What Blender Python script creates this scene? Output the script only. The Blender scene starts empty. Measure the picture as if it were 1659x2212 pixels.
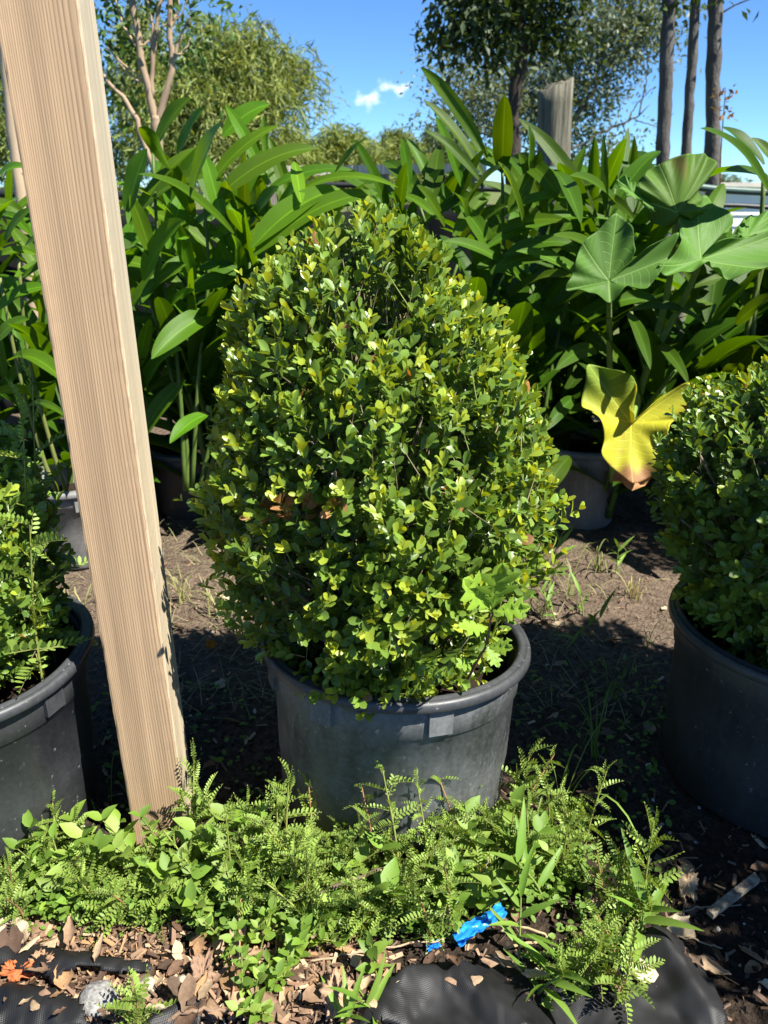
import bpy, math, random
import numpy as np
from mathutils import Matrix, Vector
R = math.radians
rng = np.random.default_rng(7)
random.seed(7)
sc = bpy.context.scene
C = sc.collection

# ---------------------------------------------------------------- camera, sky, sun, exposure
CAM_H, PITCH, FPX = 0.94, R(23.0), 1660.0          # metres, tilt down, focal length in px of a 1659x2212 picture
cam_d = bpy.data.cameras.new('camera'); cam = bpy.data.objects.new('camera', cam_d); C.objects.link(cam)
cam.location = (0, 0, CAM_H); cam.rotation_euler = (R(90) - PITCH, 0, 0)
cam_d.sensor_fit = 'VERTICAL'; cam_d.sensor_height = 36.0; cam_d.lens = 36.0 * FPX / 2212.0
cam_d.clip_start = 0.05; cam_d.clip_end = 2000
cam_d.dof.use_dof = True; cam_d.dof.focus_distance = 1.05; cam_d.dof.aperture_fstop = cam_d.lens / 3.2
sc.camera = cam
SUN_EL, SUN_H = R(54), Vector((0.848, -0.53, 0)).normalized()
SUN_DIR = Vector((SUN_H.x * math.cos(SUN_EL), SUN_H.y * math.cos(SUN_EL), math.sin(SUN_EL)))
w = bpy.data.worlds.new('World'); sc.world = w; w.use_nodes = True
wn, wl = w.node_tree.nodes, w.node_tree.links
bg = wn['Background']
sky = wn.new('ShaderNodeTexSky'); sky.sky_type = 'NISHITA'; sky.sun_disc = False
sky.sun_elevation = SUN_EL; sky.sun_rotation = math.atan2(SUN_H.x, SUN_H.y)
sky.air_density = 0.75; sky.dust_density = 0.0; sky.ozone_density = 5.0; sky.altitude = 1500
bg.inputs['Strength'].default_value = 0.066
sl = bpy.data.lights.new('sun', 'SUN'); sun = bpy.data.objects.new('sun', sl); C.objects.link(sun)
sl.energy = 5.0; sl.angle = R(0.5); sl.color = (1.0, 0.95, 0.86)
sun.rotation_euler = SUN_DIR.to_track_quat('Z', 'Y').to_euler(); sun.location = (3, -2, 6)
sc.view_settings.view_transform = 'Standard'; sc.view_settings.look = 'None'
sc.view_settings.gamma = 1.0; sc.view_settings.exposure = 1.43; sc.view_settings.use_curve_mapping = False
sc.render.engine = 'CYCLES'
sc.cycles.transparent_max_bounces = 8

# ---------------------------------------------------------------- picture <-> place
cp, sp_ = math.cos(PITCH), math.sin(PITCH)
def ray(px, py):
    x, y = (px - 829.5) / FPX, (1106 - py) / FPX
    return Vector((x, cp + y * sp_, -sp_ + y * cp))
def at(px, py, D):                       # point on the pixel's ray at distance D north of the camera
    d = ray(px, py); k = D / d.y
    return Vector((d.x * k, D, CAM_H + d.z * k))
def gnd(px, py, z=0.0):                  # point where the pixel's ray meets height z
    d = ray(px, py); k = (z - CAM_H) / d.z
    return Vector((d.x * k, d.y * k, z))
def depth(p): return p[1] * cp - (p[2] - CAM_H) * sp_
def mpp(p): return depth(p) / FPX        # metres per pixel at a point
def proj(P):
    P = np.asarray(P); x = P[:, 0]; y = P[:, 1]; z = P[:, 2] - CAM_H
    d = y * cp - z * sp_; u = y * sp_ + z * cp
    return 829.5 + FPX * x / d, 1106 - FPX * u / d, d

# small clouds low over the trees, part of the sky itself
tc = wn.new('ShaderNodeTexCoord')
def cloud_mask(px, py, rx, seed):
    d = ray(px, py).normalized()
    nz = wn.new('ShaderNodeTexNoise'); nz.inputs['Scale'].default_value = 62; nz.inputs['Detail'].default_value = 6
    wl.new(tc.outputs['Generated'], nz.inputs['Vector'])
    sub = wn.new('ShaderNodeVectorMath'); sub.operation = 'SUBTRACT'; sub.inputs[1].default_value = d
    wl.new(tc.outputs['Generated'], sub.inputs[0])
    ml = wn.new('ShaderNodeVectorMath'); ml.operation = 'MULTIPLY'; ml.inputs[1].default_value = (1, 1, 1.9)
    wl.new(sub.outputs[0], ml.inputs[0])
    ln = wn.new('ShaderNodeVectorMath'); ln.operation = 'LENGTH'; wl.new(ml.outputs[0], ln.inputs[0])
    a = wn.new('ShaderNodeMath'); a.operation = 'MULTIPLY_ADD'; a.inputs[1].default_value = -1.0 / rx; a.inputs[2].default_value = 0.35
    wl.new(ln.outputs['Value'], a.inputs[0])
    b = wn.new('ShaderNodeMath'); b.operation = 'MULTIPLY_ADD'; b.inputs[1].default_value = 1.9; wl.new(nz.outputs['Fac'], b.inputs[0]); wl.new(a.outputs[0], b.inputs[2])
    m = wn.new('ShaderNodeMapRange'); m.interpolation_type = 'SMOOTHSTEP'; m.inputs['From Min'].default_value = 0.62; m.inputs['From Max'].default_value = 1.5
    wl.new(b.outputs[0], m.inputs['Value'])
    return m.outputs[0]
tint = wn.new('ShaderNodeVectorMath'); tint.operation = 'MULTIPLY'; tint.inputs[1].default_value = (0.72, 0.98, 1.16); wl.new(sky.outputs['Color'], tint.inputs[0]); prev = tint.outputs[0]
for (px, py, rx) in ((793, 212, 0.030), (846, 187, 0.028)):
    mx = wn.new('ShaderNodeMix'); mx.data_type = 'RGBA'; mx.inputs['B'].default_value = (11, 11.3, 12, 1)
    wl.new(cloud_mask(px, py, rx, 1), mx.inputs['Factor']); wl.new(prev, mx.inputs['A']); prev = mx.outputs['Result']
wl.new(prev, bg.inputs['Color'])

# ---------------------------------------------------------------- noise
def hsh(i, j, s=0):
    n = (i.astype(np.int64) * 374761393 + j.astype(np.int64) * 668265263 + s * 974711) & 0x7fffffff
    n = ((n ^ (n >> 13)) * 1274126177) & 0x7fffffff
    return ((n ^ (n >> 16)) & 0xffff) / 65535.0
def vn(x, y, s=0):
    x = np.asarray(x, float); y = np.asarray(y, float)
    i = np.floor(x); j = np.floor(y); fx = x - i; fy = y - j
    fx = fx * fx * (3 - 2 * fx); fy = fy * fy * (3 - 2 * fy)
    a = hsh(i, j, s); b = hsh(i + 1, j, s); c = hsh(i, j + 1, s); d = hsh(i + 1, j + 1, s)
    return (a * (1 - fx) + b * fx) * (1 - fy) + (c * (1 - fx) + d * fx) * fy - 0.5
def fbm(x, y, s=0, o=4):
    v = 0; a = 1.0
    for k in range(o): v = v + a * vn(x * 2 ** k, y * 2 ** k, s + k); a *= 0.5
    return v
def gz(x, y):
    x = np.asarray(x, float); y = np.asarray(y, float)
    near = np.clip(1.0 - (np.hypot(x, y - 1.3) - 3.0) / 3.0, 0.15, 1)
    return near * (0.03 * fbm(x * 2.2, y * 2.2, 3, 2) + 0.014 * fbm(x * 14, y * 14, 9, 4))

# ---------------------------------------------------------------- mesh building
class MB:
    def __init__(s): s.V = []; s.F = []; s.K = []; s.n = 0; s.A = []
    def add(s, V, F, col=(1, 1, 1), attr=None):
        V = np.asarray(V, float).reshape(-1, 3); c = np.asarray(col, float)
        if c.ndim == 1: c = np.tile(c, (len(V), 1))
        s.V.append(V); s.K.append(c); s.A.append(np.zeros((len(V), 3)) if attr is None else np.asarray(attr, float))
        if len(F):
            if isinstance(F, np.ndarray): s.F.append(F + s.n)
            else:
                for k in (3, 4):
                    f = [q for q in F if len(q) == k]
                    if f: s.F.append(np.array(f) + s.n)
                for q in F:
                    if len(q) > 4: s.F.append(np.array([q]) + s.n)
        s.n += len(V)
    def inst(s, T, P, M, cols):          # template (V,F) placed N times: P (N,3), M (N,3,3), cols (N,3) or (N,nv,3)
        V0, F0 = T; N = len(P)
        if N == 0: return
        V = np.einsum('nij,vj->nvi', M, V0) + P[:, None, :]
        c = np.asarray(cols)
        if c.ndim == 2: c = np.repeat(c[:, None, :], len(V0), axis=1)
        off = (np.arange(N) * len(V0))[:, None, None]
        for k in (3, 4):
            f = np.array([q for q in F0 if len(q) == k])
            if len(f): s.F.append((f[None] + off).reshape(-1, k) + s.n)
        s.V.append(V.reshape(-1, 3)); s.K.append(c.reshape(-1, 3)); s.A.append(np.zeros((N * len(V0), 3))); s.n += N * len(V0)
    def mesh(s, name, mat, smooth=True, origin=(0, 0, 0)):
        me = bpy.data.meshes.new(name)
        V = np.concatenate(s.V) - np.array(origin)
        me.vertices.add(len(V)); me.vertices.foreach_set('co', V.ravel())
        idx = np.concatenate([f.ravel() for f in s.F]); tot = np.concatenate([np.full(len(f), f.shape[1]) for f in s.F])
        st = np.concatenate([[0], np.cumsum(tot)[:-1]])
        me.loops.add(len(idx)); me.loops.foreach_set('vertex_index', idx.astype(np.int32))
        me.polygons.add(len(tot)); me.polygons.foreach_set('loop_start', st.astype(np.int32)); me.polygons.foreach_set('loop_total', tot.astype(np.int32))
        me.polygons.foreach_set('use_smooth', np.full(len(tot), smooth))
        K = np.concatenate(s.K); a = me.attributes.new('Col', 'FLOAT_COLOR', 'POINT')
        a.data.foreach_set('color', np.concatenate([K, np.ones((len(K), 1))], axis=1).ravel())
        A = np.concatenate(s.A)
        if np.any(A): b = me.attributes.new('Vein', 'FLOAT_VECTOR', 'POINT'); b.data.foreach_set('vector', A.ravel())
        me.materials.append(mat); me.update(calc_edges=True); me.validate()
        return me
    def build(s, name, mat, parent=None, smooth=True, origin=None):
        o0 = (0, 0, 0)
        if parent is not None: o0 = tuple(parent_world(parent))
        if origin is not None and parent is None: o0 = tuple(origin)
        o = bpy.data.objects.new(name, s.mesh(name, mat, smooth, o0)); C.objects.link(o)
        if parent is not None: o.parent = parent
        elif origin is not None: o.location = origin
        return o
def parent_world(p):
    v = Vector(p.location)
    while p.parent is not None: p = p.parent; v += Vector(p.location)
    return v
def tag(o, label=None, cat=None, group=None, kind=None):
    if label: o['label'] = label
    if cat: o['category'] = cat
    if group: o['group'] = group
    if kind: o['kind'] = kind
    return o
def thing(name, loc, label, cat, group=None):
    o = bpy.data.objects.new(name, None); C.objects.link(o); o.location = loc; o.empty_display_size = 0.05
    return tag(o, label, cat, group)
def put(name, me, M, parent=None):       # an object on shared mesh data; M is in world space, parents are unrotated empties
    o = bpy.data.objects.new(name, me); C.objects.link(o)
    if parent is not None: o.parent = parent; M = Matrix.Translation(-parent_world(parent)) @ M
    o.matrix_basis = M
    return o
def nrm(v):
    v = np.asarray(v, float); return v / (np.linalg.norm(v, axis=-1, keepdims=True) + 1e-9)
def tube(path, rad, n=6, cap=True):
    P = np.array([tuple(p) for p in path], float); m = len(P); rad = np.broadcast_to(rad, (m,)) if np.ndim(rad) < 1 or len(np.atleast_1d(rad)) == m else np.interp(np.linspace(0, 1, m), np.linspace(0, 1, len(rad)), rad)
    T = nrm(np.gradient(P, axis=0)); u = np.array([0.3, 0.9, 0.2]) if abs(T[0][2]) > 0.7 else np.array([0, 0, 1.0])
    V = []; 
    for i in range(m):
        a = nrm(np.cross(T[i], u)); b = np.cross(T[i], a); u = np.cross(a, T[i]) if False else u
        th = np.arange(n) * 2 * np.pi / n
        V.append(P[i] + rad[i] * (np.cos(th)[:, None] * a + np.sin(th)[:, None] * b))
    F = [(i * n + k, i * n + (k + 1) % n, (i + 1) * n + (k + 1) % n, (i + 1) * n + k) for i in range(m - 1) for k in range(n)]
    V = np.concatenate(V)
    if cap:
        V = np.vstack([V, P[0], P[-1]]); q = m * n
        F += [(q, (k + 1) % n, k) for k in range(n)] + [(q + 1, (m - 1) * n + k, (m - 1) * n + (k + 1) % n) for k in range(n)]
    return V, F
def spline(pts, n):                      # Catmull-Rom through points
    P = np.array([tuple(p) for p in pts], float); m = len(P)
    if m < 3: return np.array([P[0] + (P[-1] - P[0]) * t for t in np.linspace(0, 1, n)])
    Q = np.vstack([2 * P[0] - P[1], P, 2 * P[-1] - P[-2]]); out = []
    for t in np.linspace(0, m - 1 - 1e-6, n):
        i = int(t); f = t - i; a, b, c, d = Q[i], Q[i + 1], Q[i + 2], Q[i + 3]
        out.append(0.5 * (2 * b + (c - a) * f + (2 * a - 5 * b + 4 * c - d) * f * f + (3 * b - a - 3 * c + d) * f ** 3))
    return np.array(out)
def frames(d, n):                        # columns: side, axis, normal
    d = nrm(d); n = nrm(n - (n * d).sum(-1, keepdims=True) * d); s = np.cross(d, n)
    return np.stack([s, d, n], axis=-1)

# ---------------------------------------------------------------- materials
def newmat(name):
    m = bpy.data.materials.new(name); m.use_nodes = True
    return m, m.node_tree.nodes, m.node_tree.links, m.node_tree.nodes['Principled BSDF']
def N(n, t, **kw):
    x = n.new(t)
    for k, v in kw.items():
        if k in x.inputs: x.inputs[k].default_value = v
        else: setattr(x, k, v)
    return x
def leaf_mat(name, rough=0.42, strap=False, trans=0.3, tcol=(1.5, 1.35, 0.35), spec=0.5, mottle=0.25, scale=60, vein=False, rand=0.25):
    m, n, l, b = newmat(name)
    at_ = N(n, 'ShaderNodeAttribute', attribute_name='Col')
    tc = N(n, 'ShaderNodeTexCoord'); nz = N(n, 'ShaderNodeTexNoise', Scale=scale, Detail=3.0); l.new(tc.outputs['Object'], nz.inputs['Vector'])
    oi = N(n, 'ShaderNodeObjectInfo')
    mr = N(n, 'ShaderNodeMapRange'); mr.inputs['To Min'].default_value = 1 - mottle; mr.inputs['To Max'].default_value = 1 + mottle
    l.new(nz.outputs['Fac'], mr.inputs['Value'])
    m2 = N(n, 'ShaderNodeMapRange'); m2.inputs['To Min'].default_value = 1 - rand; m2.inputs['To Max'].default_value = 1 + rand
    l.new(oi.outputs['Random'], m2.inputs['Value'])
    mm = N(n, 'ShaderNodeMath', operation='MULTIPLY'); l.new(mr.outputs[0], mm.inputs[0]); l.new(m2.outputs[0], mm.inputs[1])
    vm = N(n, 'ShaderNodeVectorMath', operation='SCALE'); l.new(at_.outputs['Color'], vm.inputs[0]); l.new(mm.outputs[0], vm.inputs['Scale'])
    col = vm.outputs[0]
    if vein:                             # Vein attribute: x = radius 0..1, y = signed angle to the nearest main rib, z = rib side distance
        va = N(n, 'ShaderNodeAttribute', attribute_name='Vein'); sx = N(n, 'ShaderNodeSeparateXYZ'); l.new(va.outputs['Vector'], sx.inputs[0])
        ab = N(n, 'ShaderNodeMath', operation='ABSOLUTE'); l.new(sx.outputs['Y'], ab.inputs[0])
        main = N(n, 'ShaderNodeMapRange', interpolation_type='SMOOTHSTEP'); main.inputs['From Min'].default_value = 0.022; main.inputs['From Max'].default_value = 0.004
        l.new(ab.outputs[0], main.inputs['Value'])
        ma = N(n, 'ShaderNodeMath', operation='MULTIPLY_ADD'); ma.inputs[1].default_value = -0.9; l.new(ab.outputs[0], ma.inputs[0]); l.new(sx.outputs['X'], ma.inputs[2])
        fr = N(n, 'ShaderNodeMath', operation='MULTIPLY'); fr.inputs[1].default_value = 8.0; l.new(ma.outputs[0], fr.inputs[0])
        f2 = N(n, 'ShaderNodeMath', operation='PINGPONG'); f2.inputs[1].default_value = 0.5; l.new(fr.outputs[0], f2.inputs[0])
        sec = N(n, 'ShaderNodeMapRange', interpolation_type='SMOOTHSTEP'); sec.inputs['From Min'].default_value = 0.10; sec.inputs['From Max'].default_value = 0.0; sec.inputs['To Max'].default_value = 0.3
        l.new(f2.outputs[0], sec.inputs['Value'])
        mxv = N(n, 'ShaderNodeMath', operation='MAXIMUM'); l.new(main.outputs[0], mxv.inputs[0]); l.new(sec.outputs[0], mxv.inputs[1])
        mc = N(n, 'ShaderNodeMix', data_type='RGBA'); l.new(mxv.outputs[0], mc.inputs['Factor']); l.new(col, mc.inputs['A'])
        lt = N(n, 'ShaderNodeVectorMath', operation='MULTIPLY_ADD'); lt.inputs[1].default_value = (1.4, 1.25, 1.3); lt.inputs[2].default_value = (0.09, 0.12, 0.045); l.new(col, lt.inputs[0])
        l.new(lt.outputs[0], mc.inputs['B']); col = mc.outputs['Result']
        bp = N(n, 'ShaderNodeBump', Strength=0.3, Distance=0.004); bp.invert = True; l.new(mxv.outputs[0], bp.inputs['Height']); l.new(bp.outputs[0], b.inputs['Normal'])
    elif strap:                          # parallel veins running out from a paler midrib
        va = N(n, 'ShaderNodeAttribute', attribute_name='Vein'); sx = N(n, 'ShaderNodeSeparateXYZ'); l.new(va.outputs['Vector'], sx.inputs[0])
        ab = N(n, 'ShaderNodeMath', operation='ABSOLUTE'); l.new(sx.outputs['Y'], ab.inputs[0])
        q1 = N(n, 'ShaderNodeMath', operation='MULTIPLY_ADD'); q1.inputs[1].default_value = -.55; l.new(ab.outputs[0], q1.inputs[0]); l.new(sx.outputs['X'], q1.inputs[2])
        q2 = N(n, 'ShaderNodeMath', operation='MULTIPLY'); q2.inputs[1].default_value = 150.0; l.new(q1.outputs[0], q2.inputs[0])
        sn = N(n, 'ShaderNodeMath', operation='SINE'); l.new(q2.outputs[0], sn.inputs[0])
        k1 = N(n, 'ShaderNodeMapRange'); k1.inputs['From Min'].default_value = -1; k1.inputs['To Min'].default_value = .9; k1.inputs['To Max'].default_value = 1.1; l.new(sn.outputs[0], k1.inputs['Value'])
        mid = N(n, 'ShaderNodeMapRange', interpolation_type='SMOOTHSTEP'); mid.inputs['From Min'].default_value = .10; mid.inputs['From Max'].default_value = .03; mid.inputs['To Max'].default_value = .6; l.new(ab.outputs[0], mid.inputs['Value'])
        k2 = N(n, 'ShaderNodeMath', operation='ADD'); l.new(k1.outputs[0], k2.inputs[0]); l.new(mid.outputs[0], k2.inputs[1])
        v2 = N(n, 'ShaderNodeVectorMath', operation='SCALE'); l.new(col, v2.inputs[0]); l.new(k2.outputs[0], v2.inputs['Scale']); col = v2.outputs[0]
        bp = N(n, 'ShaderNodeBump', Strength=0.25, Distance=0.002); l.new(k2.outputs[0], bp.inputs['Height']); l.new(bp.outputs[0], b.inputs['Normal'])
    else:
        bp = N(n, 'ShaderNodeBump', Strength=0.15, Distance=0.002); l.new(nz.outputs['Fac'], bp.inputs['Height']); l.new(bp.outputs[0], b.inputs['Normal'])
    l.new(col, b.inputs['Base Color']); b.inputs['Roughness'].default_value = rough; b.inputs['Specular IOR Level'].default_value = spec
    tr = N(n, 'ShaderNodeBsdfTranslucent'); tm = N(n, 'ShaderNodeVectorMath', operation='MULTIPLY'); tm.inputs[1].default_value = tcol
    l.new(col, tm.inputs[0]); l.new(tm.outputs[0], tr.inputs['Color'])
    mx = N(n, 'ShaderNodeMixShader'); mx.inputs[0].default_value = trans
    l.new(b.outputs[0], mx.inputs[1]); l.new(tr.outputs[0], mx.inputs[2]); l.new(mx.outputs[0], n['Material Output'].inputs['Surface'])
    return m
def col_mat(name, rough=0.8, mottle=0.3, scale=40, bump=0.4, dist=0.004, rand=0.0, spec=0.3, stretch=(1, 1, 1), detail=5.0):
    m, n, l, b = newmat(name)                                    # colour from the Col attribute, mottled, with relief
    a = N(n, 'ShaderNodeAttribute', attribute_name='Col'); tc = N(n, 'ShaderNodeTexCoord'); oi = N(n, 'ShaderNodeObjectInfo')
    mp = N(n, 'ShaderNodeMapping'); mp.inputs['Scale'].default_value = stretch; l.new(tc.outputs['Object'], mp.inputs['Vector'])
    nz = N(n, 'ShaderNodeTexNoise', Scale=scale, Detail=detail, Roughness=0.65); l.new(mp.outputs[0], nz.inputs['Vector'])
    mr = N(n, 'ShaderNodeMapRange'); mr.inputs['From Min'].default_value = 0.25; mr.inputs['From Max'].default_value = 0.75
    mr.inputs['To Min'].default_value = 1 - mottle; mr.inputs['To Max'].default_value = 1 + mottle; l.new(nz.outputs['Fac'], mr.inputs['Value'])
    m2 = N(n, 'ShaderNodeMapRange'); m2.inputs['To Min'].default_value = 1 - rand; m2.inputs['To Max'].default_value = 1 + rand; l.new(oi.outputs['Random'], m2.inputs['Value'])
    mm = N(n, 'ShaderNodeMath', operation='MULTIPLY'); l.new(mr.outputs[0], mm.inputs[0]); l.new(m2.outputs[0], mm.inputs[1])
    vm = N(n, 'ShaderNodeVectorMath', operation='SCALE'); l.new(a.outputs['Color'], vm.inputs[0]); l.new(mm.outputs[0], vm.inputs['Scale'])
    l.new(vm.outputs[0], b.inputs['Base Color']); b.inputs['Roughness'].default_value = rough; b.inputs['Specular IOR Level'].default_value = spec
    bp = N(n, 'ShaderNodeBump', Strength=bump, Distance=dist); l.new(nz.outputs['Fac'], bp.inputs['Height']); l.new(bp.outputs[0], b.inputs['Normal'])
    return m
M_box = leaf_mat('boxwood leaf', 0.36, False, 0.33, (1.9, 1.5, 0.3), 0.5, 0.12, 90, rand=0.12)
M_ging = leaf_mat('ginger leaf', 0.46, True, 0.44, (2.0, 1.55, 0.1), 0.24, 0.15, 14, rand=0.2)
M_ear = leaf_mat('elephant ear leaf', 0.55, False, 0.36, (1.6, 1.4, 0.25), 0.22, 0.15, 9, vein=True, rand=0.05)
M_weed = leaf_mat('weed leaf', 0.5, False, 0.32, (1.6, 1.35, 0.3), 0.35, 0.1, 70, rand=0.22)
M_tree = leaf_mat('tree leaf', 0.5, False, 0.3, (1.5, 1.35, 0.4), 0.35, 0.1, 3, rand=0.05)
M_litter = leaf_mat('dead leaf', 0.7, False, 0.10, (1.2, 1.0, 0.7), 0.25, 0.35, 45, rand=0.35)
M_dead = leaf_mat('dry dead leaf', 0.75, False, 0.08, (1.2, 1.0, 0.7), 0.2, 0.6, 5, rand=0.35)
M_twig = col_mat('twig bark', 0.8, 0.3, 120)
M_stem = col_mat('green stem', 0.5, 0.15, 60, 0.1)
M_bark = col_mat('tree bark', 0.85, 0.5, 22, 0.8, 0.02, stretch=(1, 1, 0.45))
M_smooth = col_mat('smooth bark', 0.7, 0.3, 9, 0.3, 0.01, stretch=(1, 1, 0.4))
M_crumb = col_mat('soil crumb', 0.95, 0.3, 200, 0.4)
M_stone = col_mat('speckled stone', 0.8, 0.55, 170, 0.6, 0.003, detail=2.0)

def mat_soil():
    m, n, l, b = newmat('soil')
    g = N(n, 'ShaderNodeNewGeometry'); sx = N(n, 'ShaderNodeSeparateXYZ'); l.new(g.outputs['Position'], sx.inputs[0])
    n1 = N(n, 'ShaderNodeTexNoise', Scale=5.0, Detail=8.0, Roughness=0.7); l.new(g.outputs['Position'], n1.inputs['Vector'])
    n2 = N(n, 'ShaderNodeTexNoise', Scale=70.0, Detail=6.0, Roughness=0.75); l.new(g.outputs['Position'], n2.inputs['Vector'])
    n3 = N(n, 'ShaderNodeTexVoronoi', Scale=120.0); l.new(g.outputs['Position'], n3.inputs['Vector'])
    # dry pale soil lies further back, dark damp potting soil in front; grass beyond the fence
    ad = N(n, 'ShaderNodeMath', operation='MULTIPLY_ADD'); ad.inputs[1].default_value = 0.9; l.new(n1.outputs['Fac'], ad.inputs[0]); l.new(sx.outputs['Y'], ad.inputs[2])
    dry = N(n, 'ShaderNodeMapRange'); dry.inputs['From Min'].default_value = 1.35; dry.inputs['From Max'].default_value = 1.95; l.new(ad.outputs[0], dry.inputs['Value'])
    r1 = N(n, 'ShaderNodeValToRGB'); r1.color_ramp.elements[0].color = (0.012, 0.009, 0.007, 1); r1.color_ramp.elements[1].color = (0.085, 0.06, 0.042, 1)
    r1.color_ramp.elements[0].position = 0.35; r1.color_ramp.elements[1].position = 0.75; l.new(n2.outputs['Fac'], r1.inputs[0])
    r2 = N(n, 'ShaderNodeValToRGB'); r2.color_ramp.elements[0].color = (0.045, 0.031, 0.022, 1); r2.color_ramp.elements[1].color = (0.21, 0.158, 0.115, 1)
    r2.color_ramp.elements[0].position = 0.3; r2.color_ramp.elements[1].position = 0.7; l.new(n2.outputs['Fac'], r2.inputs[0])
    mx = N(n, 'ShaderNodeMix', data_type='RGBA'); l.new(dry.outputs[0], mx.inputs['Factor']); l.new(r1.outputs[0], mx.inputs['A']); l.new(r2.outputs[0], mx.inputs['B'])
    gr = N(n, 'ShaderNodeMapRange'); gr.inputs['From Min'].default_value = 3.6; gr.inputs['From Max'].default_value = 5.0; l.new(ad.outputs[0], gr.inputs['Value'])
    r3 = N(n, 'ShaderNodeValToRGB'); r3.color_ramp.elements[0].color = (0.05, 0.08, 0.02, 1); r3.color_ramp.elements[1].color = (0.16, 0.17, 0.06, 1); l.new(n1.outputs['Fac'], r3.inputs[0])
    mg = N(n, 'ShaderNodeMix', data_type='RGBA'); l.new(gr.outputs[0], mg.inputs['Factor']); l.new(mx.outputs['Result'], mg.inputs['A']); l.new(r3.outputs[0], mg.inputs['B'])
    l.new(mg.outputs['Result'], b.inputs['Base Color']); b.inputs['Roughness'].default_value = 0.95; b.inputs['Specular IOR Level'].default_value = 0.15
    hs = N(n, 'ShaderNodeMath', operation='MULTIPLY_ADD'); hs.inputs[1].default_value = 0.5; l.new(n3.outputs['Distance'], hs.inputs[0]); l.new(n2.outputs['Fac'], hs.inputs[2])
    bp = N(n, 'ShaderNodeBump', Strength=0.9, Distance=0.012); l.new(hs.outputs[0], bp.inputs['Height']); l.new(bp.outputs[0], b.inputs['Normal'])
    return m
def mat_post():
    m, n, l, b = newmat('sawn pine')
    tc = N(n, 'ShaderNodeTexCoord'); sx = N(n, 'ShaderNodeSeparateXYZ'); l.new(tc.outputs['Object'], sx.inputs[0])
    mp = N(n, 'ShaderNodeMapping'); mp.inputs['Scale'].default_value = (9, 9, 1.0); l.new(tc.outputs['Object'], mp.inputs['Vector'])
    wob = N(n, 'ShaderNodeTexNoise', Scale=1.0, Detail=2.0); l.new(mp.outputs[0], wob.inputs['Vector'])
    # growth rings about a pith that runs up the post, off centre
    def lin(o, k, c):
        q = N(n, 'ShaderNodeMath', operation='MULTIPLY_ADD'); q.inputs[1].default_value = k; q.inputs[2].default_value = c; l.new(o, q.inputs[0]); return q.outputs[0]
    x2 = N(n, 'ShaderNodeMath', operation='POWER'); l.new(lin(sx.outputs['X'], 1, -0.060), x2.inputs[0]); x2.inputs[1].default_value = 2
    y2 = N(n, 'ShaderNodeMath', operation='POWER'); l.new(lin(sx.outputs['Y'], 1, -0.012), y2.inputs[0]); y2.inputs[1].default_value = 2
    s = N(n, 'ShaderNodeMath', operation='ADD'); l.new(x2.outputs[0], s.inputs[0]); l.new(y2.outputs[0], s.inputs[1])
    r = N(n, 'ShaderNodeMath', operation='SQRT'); l.new(s.outputs[0], r.inputs[0])
    rw = N(n, 'ShaderNodeMath', operation='MULTIPLY_ADD'); rw.inputs[1].default_value = 0.022; l.new(wob.outputs['Fac'], rw.inputs[0]); l.new(r.outputs[0], rw.inputs[2])
    ph = N(n, 'ShaderNodeMath', operation='MULTIPLY'); ph.inputs[1].default_value = 460.0; l.new(rw.outputs[0], ph.inputs[0])
    fr = N(n, 'ShaderNodeMath', operation='FRACT'); l.new(ph.outputs[0], fr.inputs[0])
    ramp = N(n, 'ShaderNodeValToRGB'); e = ramp.color_ramp.elements
    e[0].position = 0.0; e[0].color = (0.375, 0.268, 0.165, 1); e[1].position = 1.0; e[1].color = (0.335, 0.23, 0.138, 1)
    k = e.new(0.55); k.color = (0.355, 0.25, 0.152, 1); k = e.new(0.84); k.color = (0.25, 0.158, 0.09, 1); k = e.new(0.95); k.color = (0.24, 0.15, 0.084, 1)
    l.new(fr.outputs[0], ramp.inputs[0])
    mf = N(n, 'ShaderNodeMapping'); mf.inputs['Scale'].default_value = (420, 420, 6); l.new(tc.outputs['Object'], mf.inputs['Vector'])
    fib = N(n, 'ShaderNodeTexNoise', Scale=1.0, Detail=4.0); l.new(mf.outputs[0], fib.inputs['Vector'])
    mb = N(n, 'ShaderNodeTexNoise', Scale=5.0, Detail=5.0); l.new(tc.outputs['Object'], mb.inputs['Vector'])
    st = N(n, 'ShaderNodeMapRange'); st.inputs['From Min'].default_value = 0.3; st.inputs['From Max'].default_value = 0.7; st.inputs['To Min'].default_value = 0.82; st.inputs['To Max'].default_value = 1.12; l.new(fib.outputs['Fac'], st.inputs['Value'])
    vs = N(n, 'ShaderNodeVectorMath', operation='SCALE'); l.new(ramp.outputs[0], vs.inputs[0]); l.new(st.outputs[0], vs.inputs['Scale'])
    mbd = N(n, 'ShaderNodeMapping'); mbd.inputs['Scale'].default_value = (38, 38, .9); l.new(tc.outputs['Object'], mbd.inputs['Vector'])
    bnd = N(n, 'ShaderNodeTexNoise', Scale=1.0, Detail=3.0); l.new(mbd.outputs[0], bnd.inputs['Vector'])
    bm_ = N(n, 'ShaderNodeMapRange'); bm_.inputs['From Min'].default_value = .3; bm_.inputs['From Max'].default_value = .7; bm_.inputs['To Min'].default_value = .72; bm_.inputs['To Max'].default_value = 1.16; l.new(bnd.outputs['Fac'], bm_.inputs['Value'])
    vb = N(n, 'ShaderNodeVectorMath', operation='SCALE'); l.new(vs.outputs[0], vb.inputs[0]); l.new(bm_.outputs[0], vb.inputs['Scale']); vs = vb
    stn = N(n, 'ShaderNodeMapRange'); stn.inputs['From Min'].default_value = 0.55; stn.inputs['From Max'].default_value = 0.8; stn.inputs['To Max'].default_value = 0.35; l.new(mb.outputs['Fac'], stn.inputs['Value'])
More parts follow.
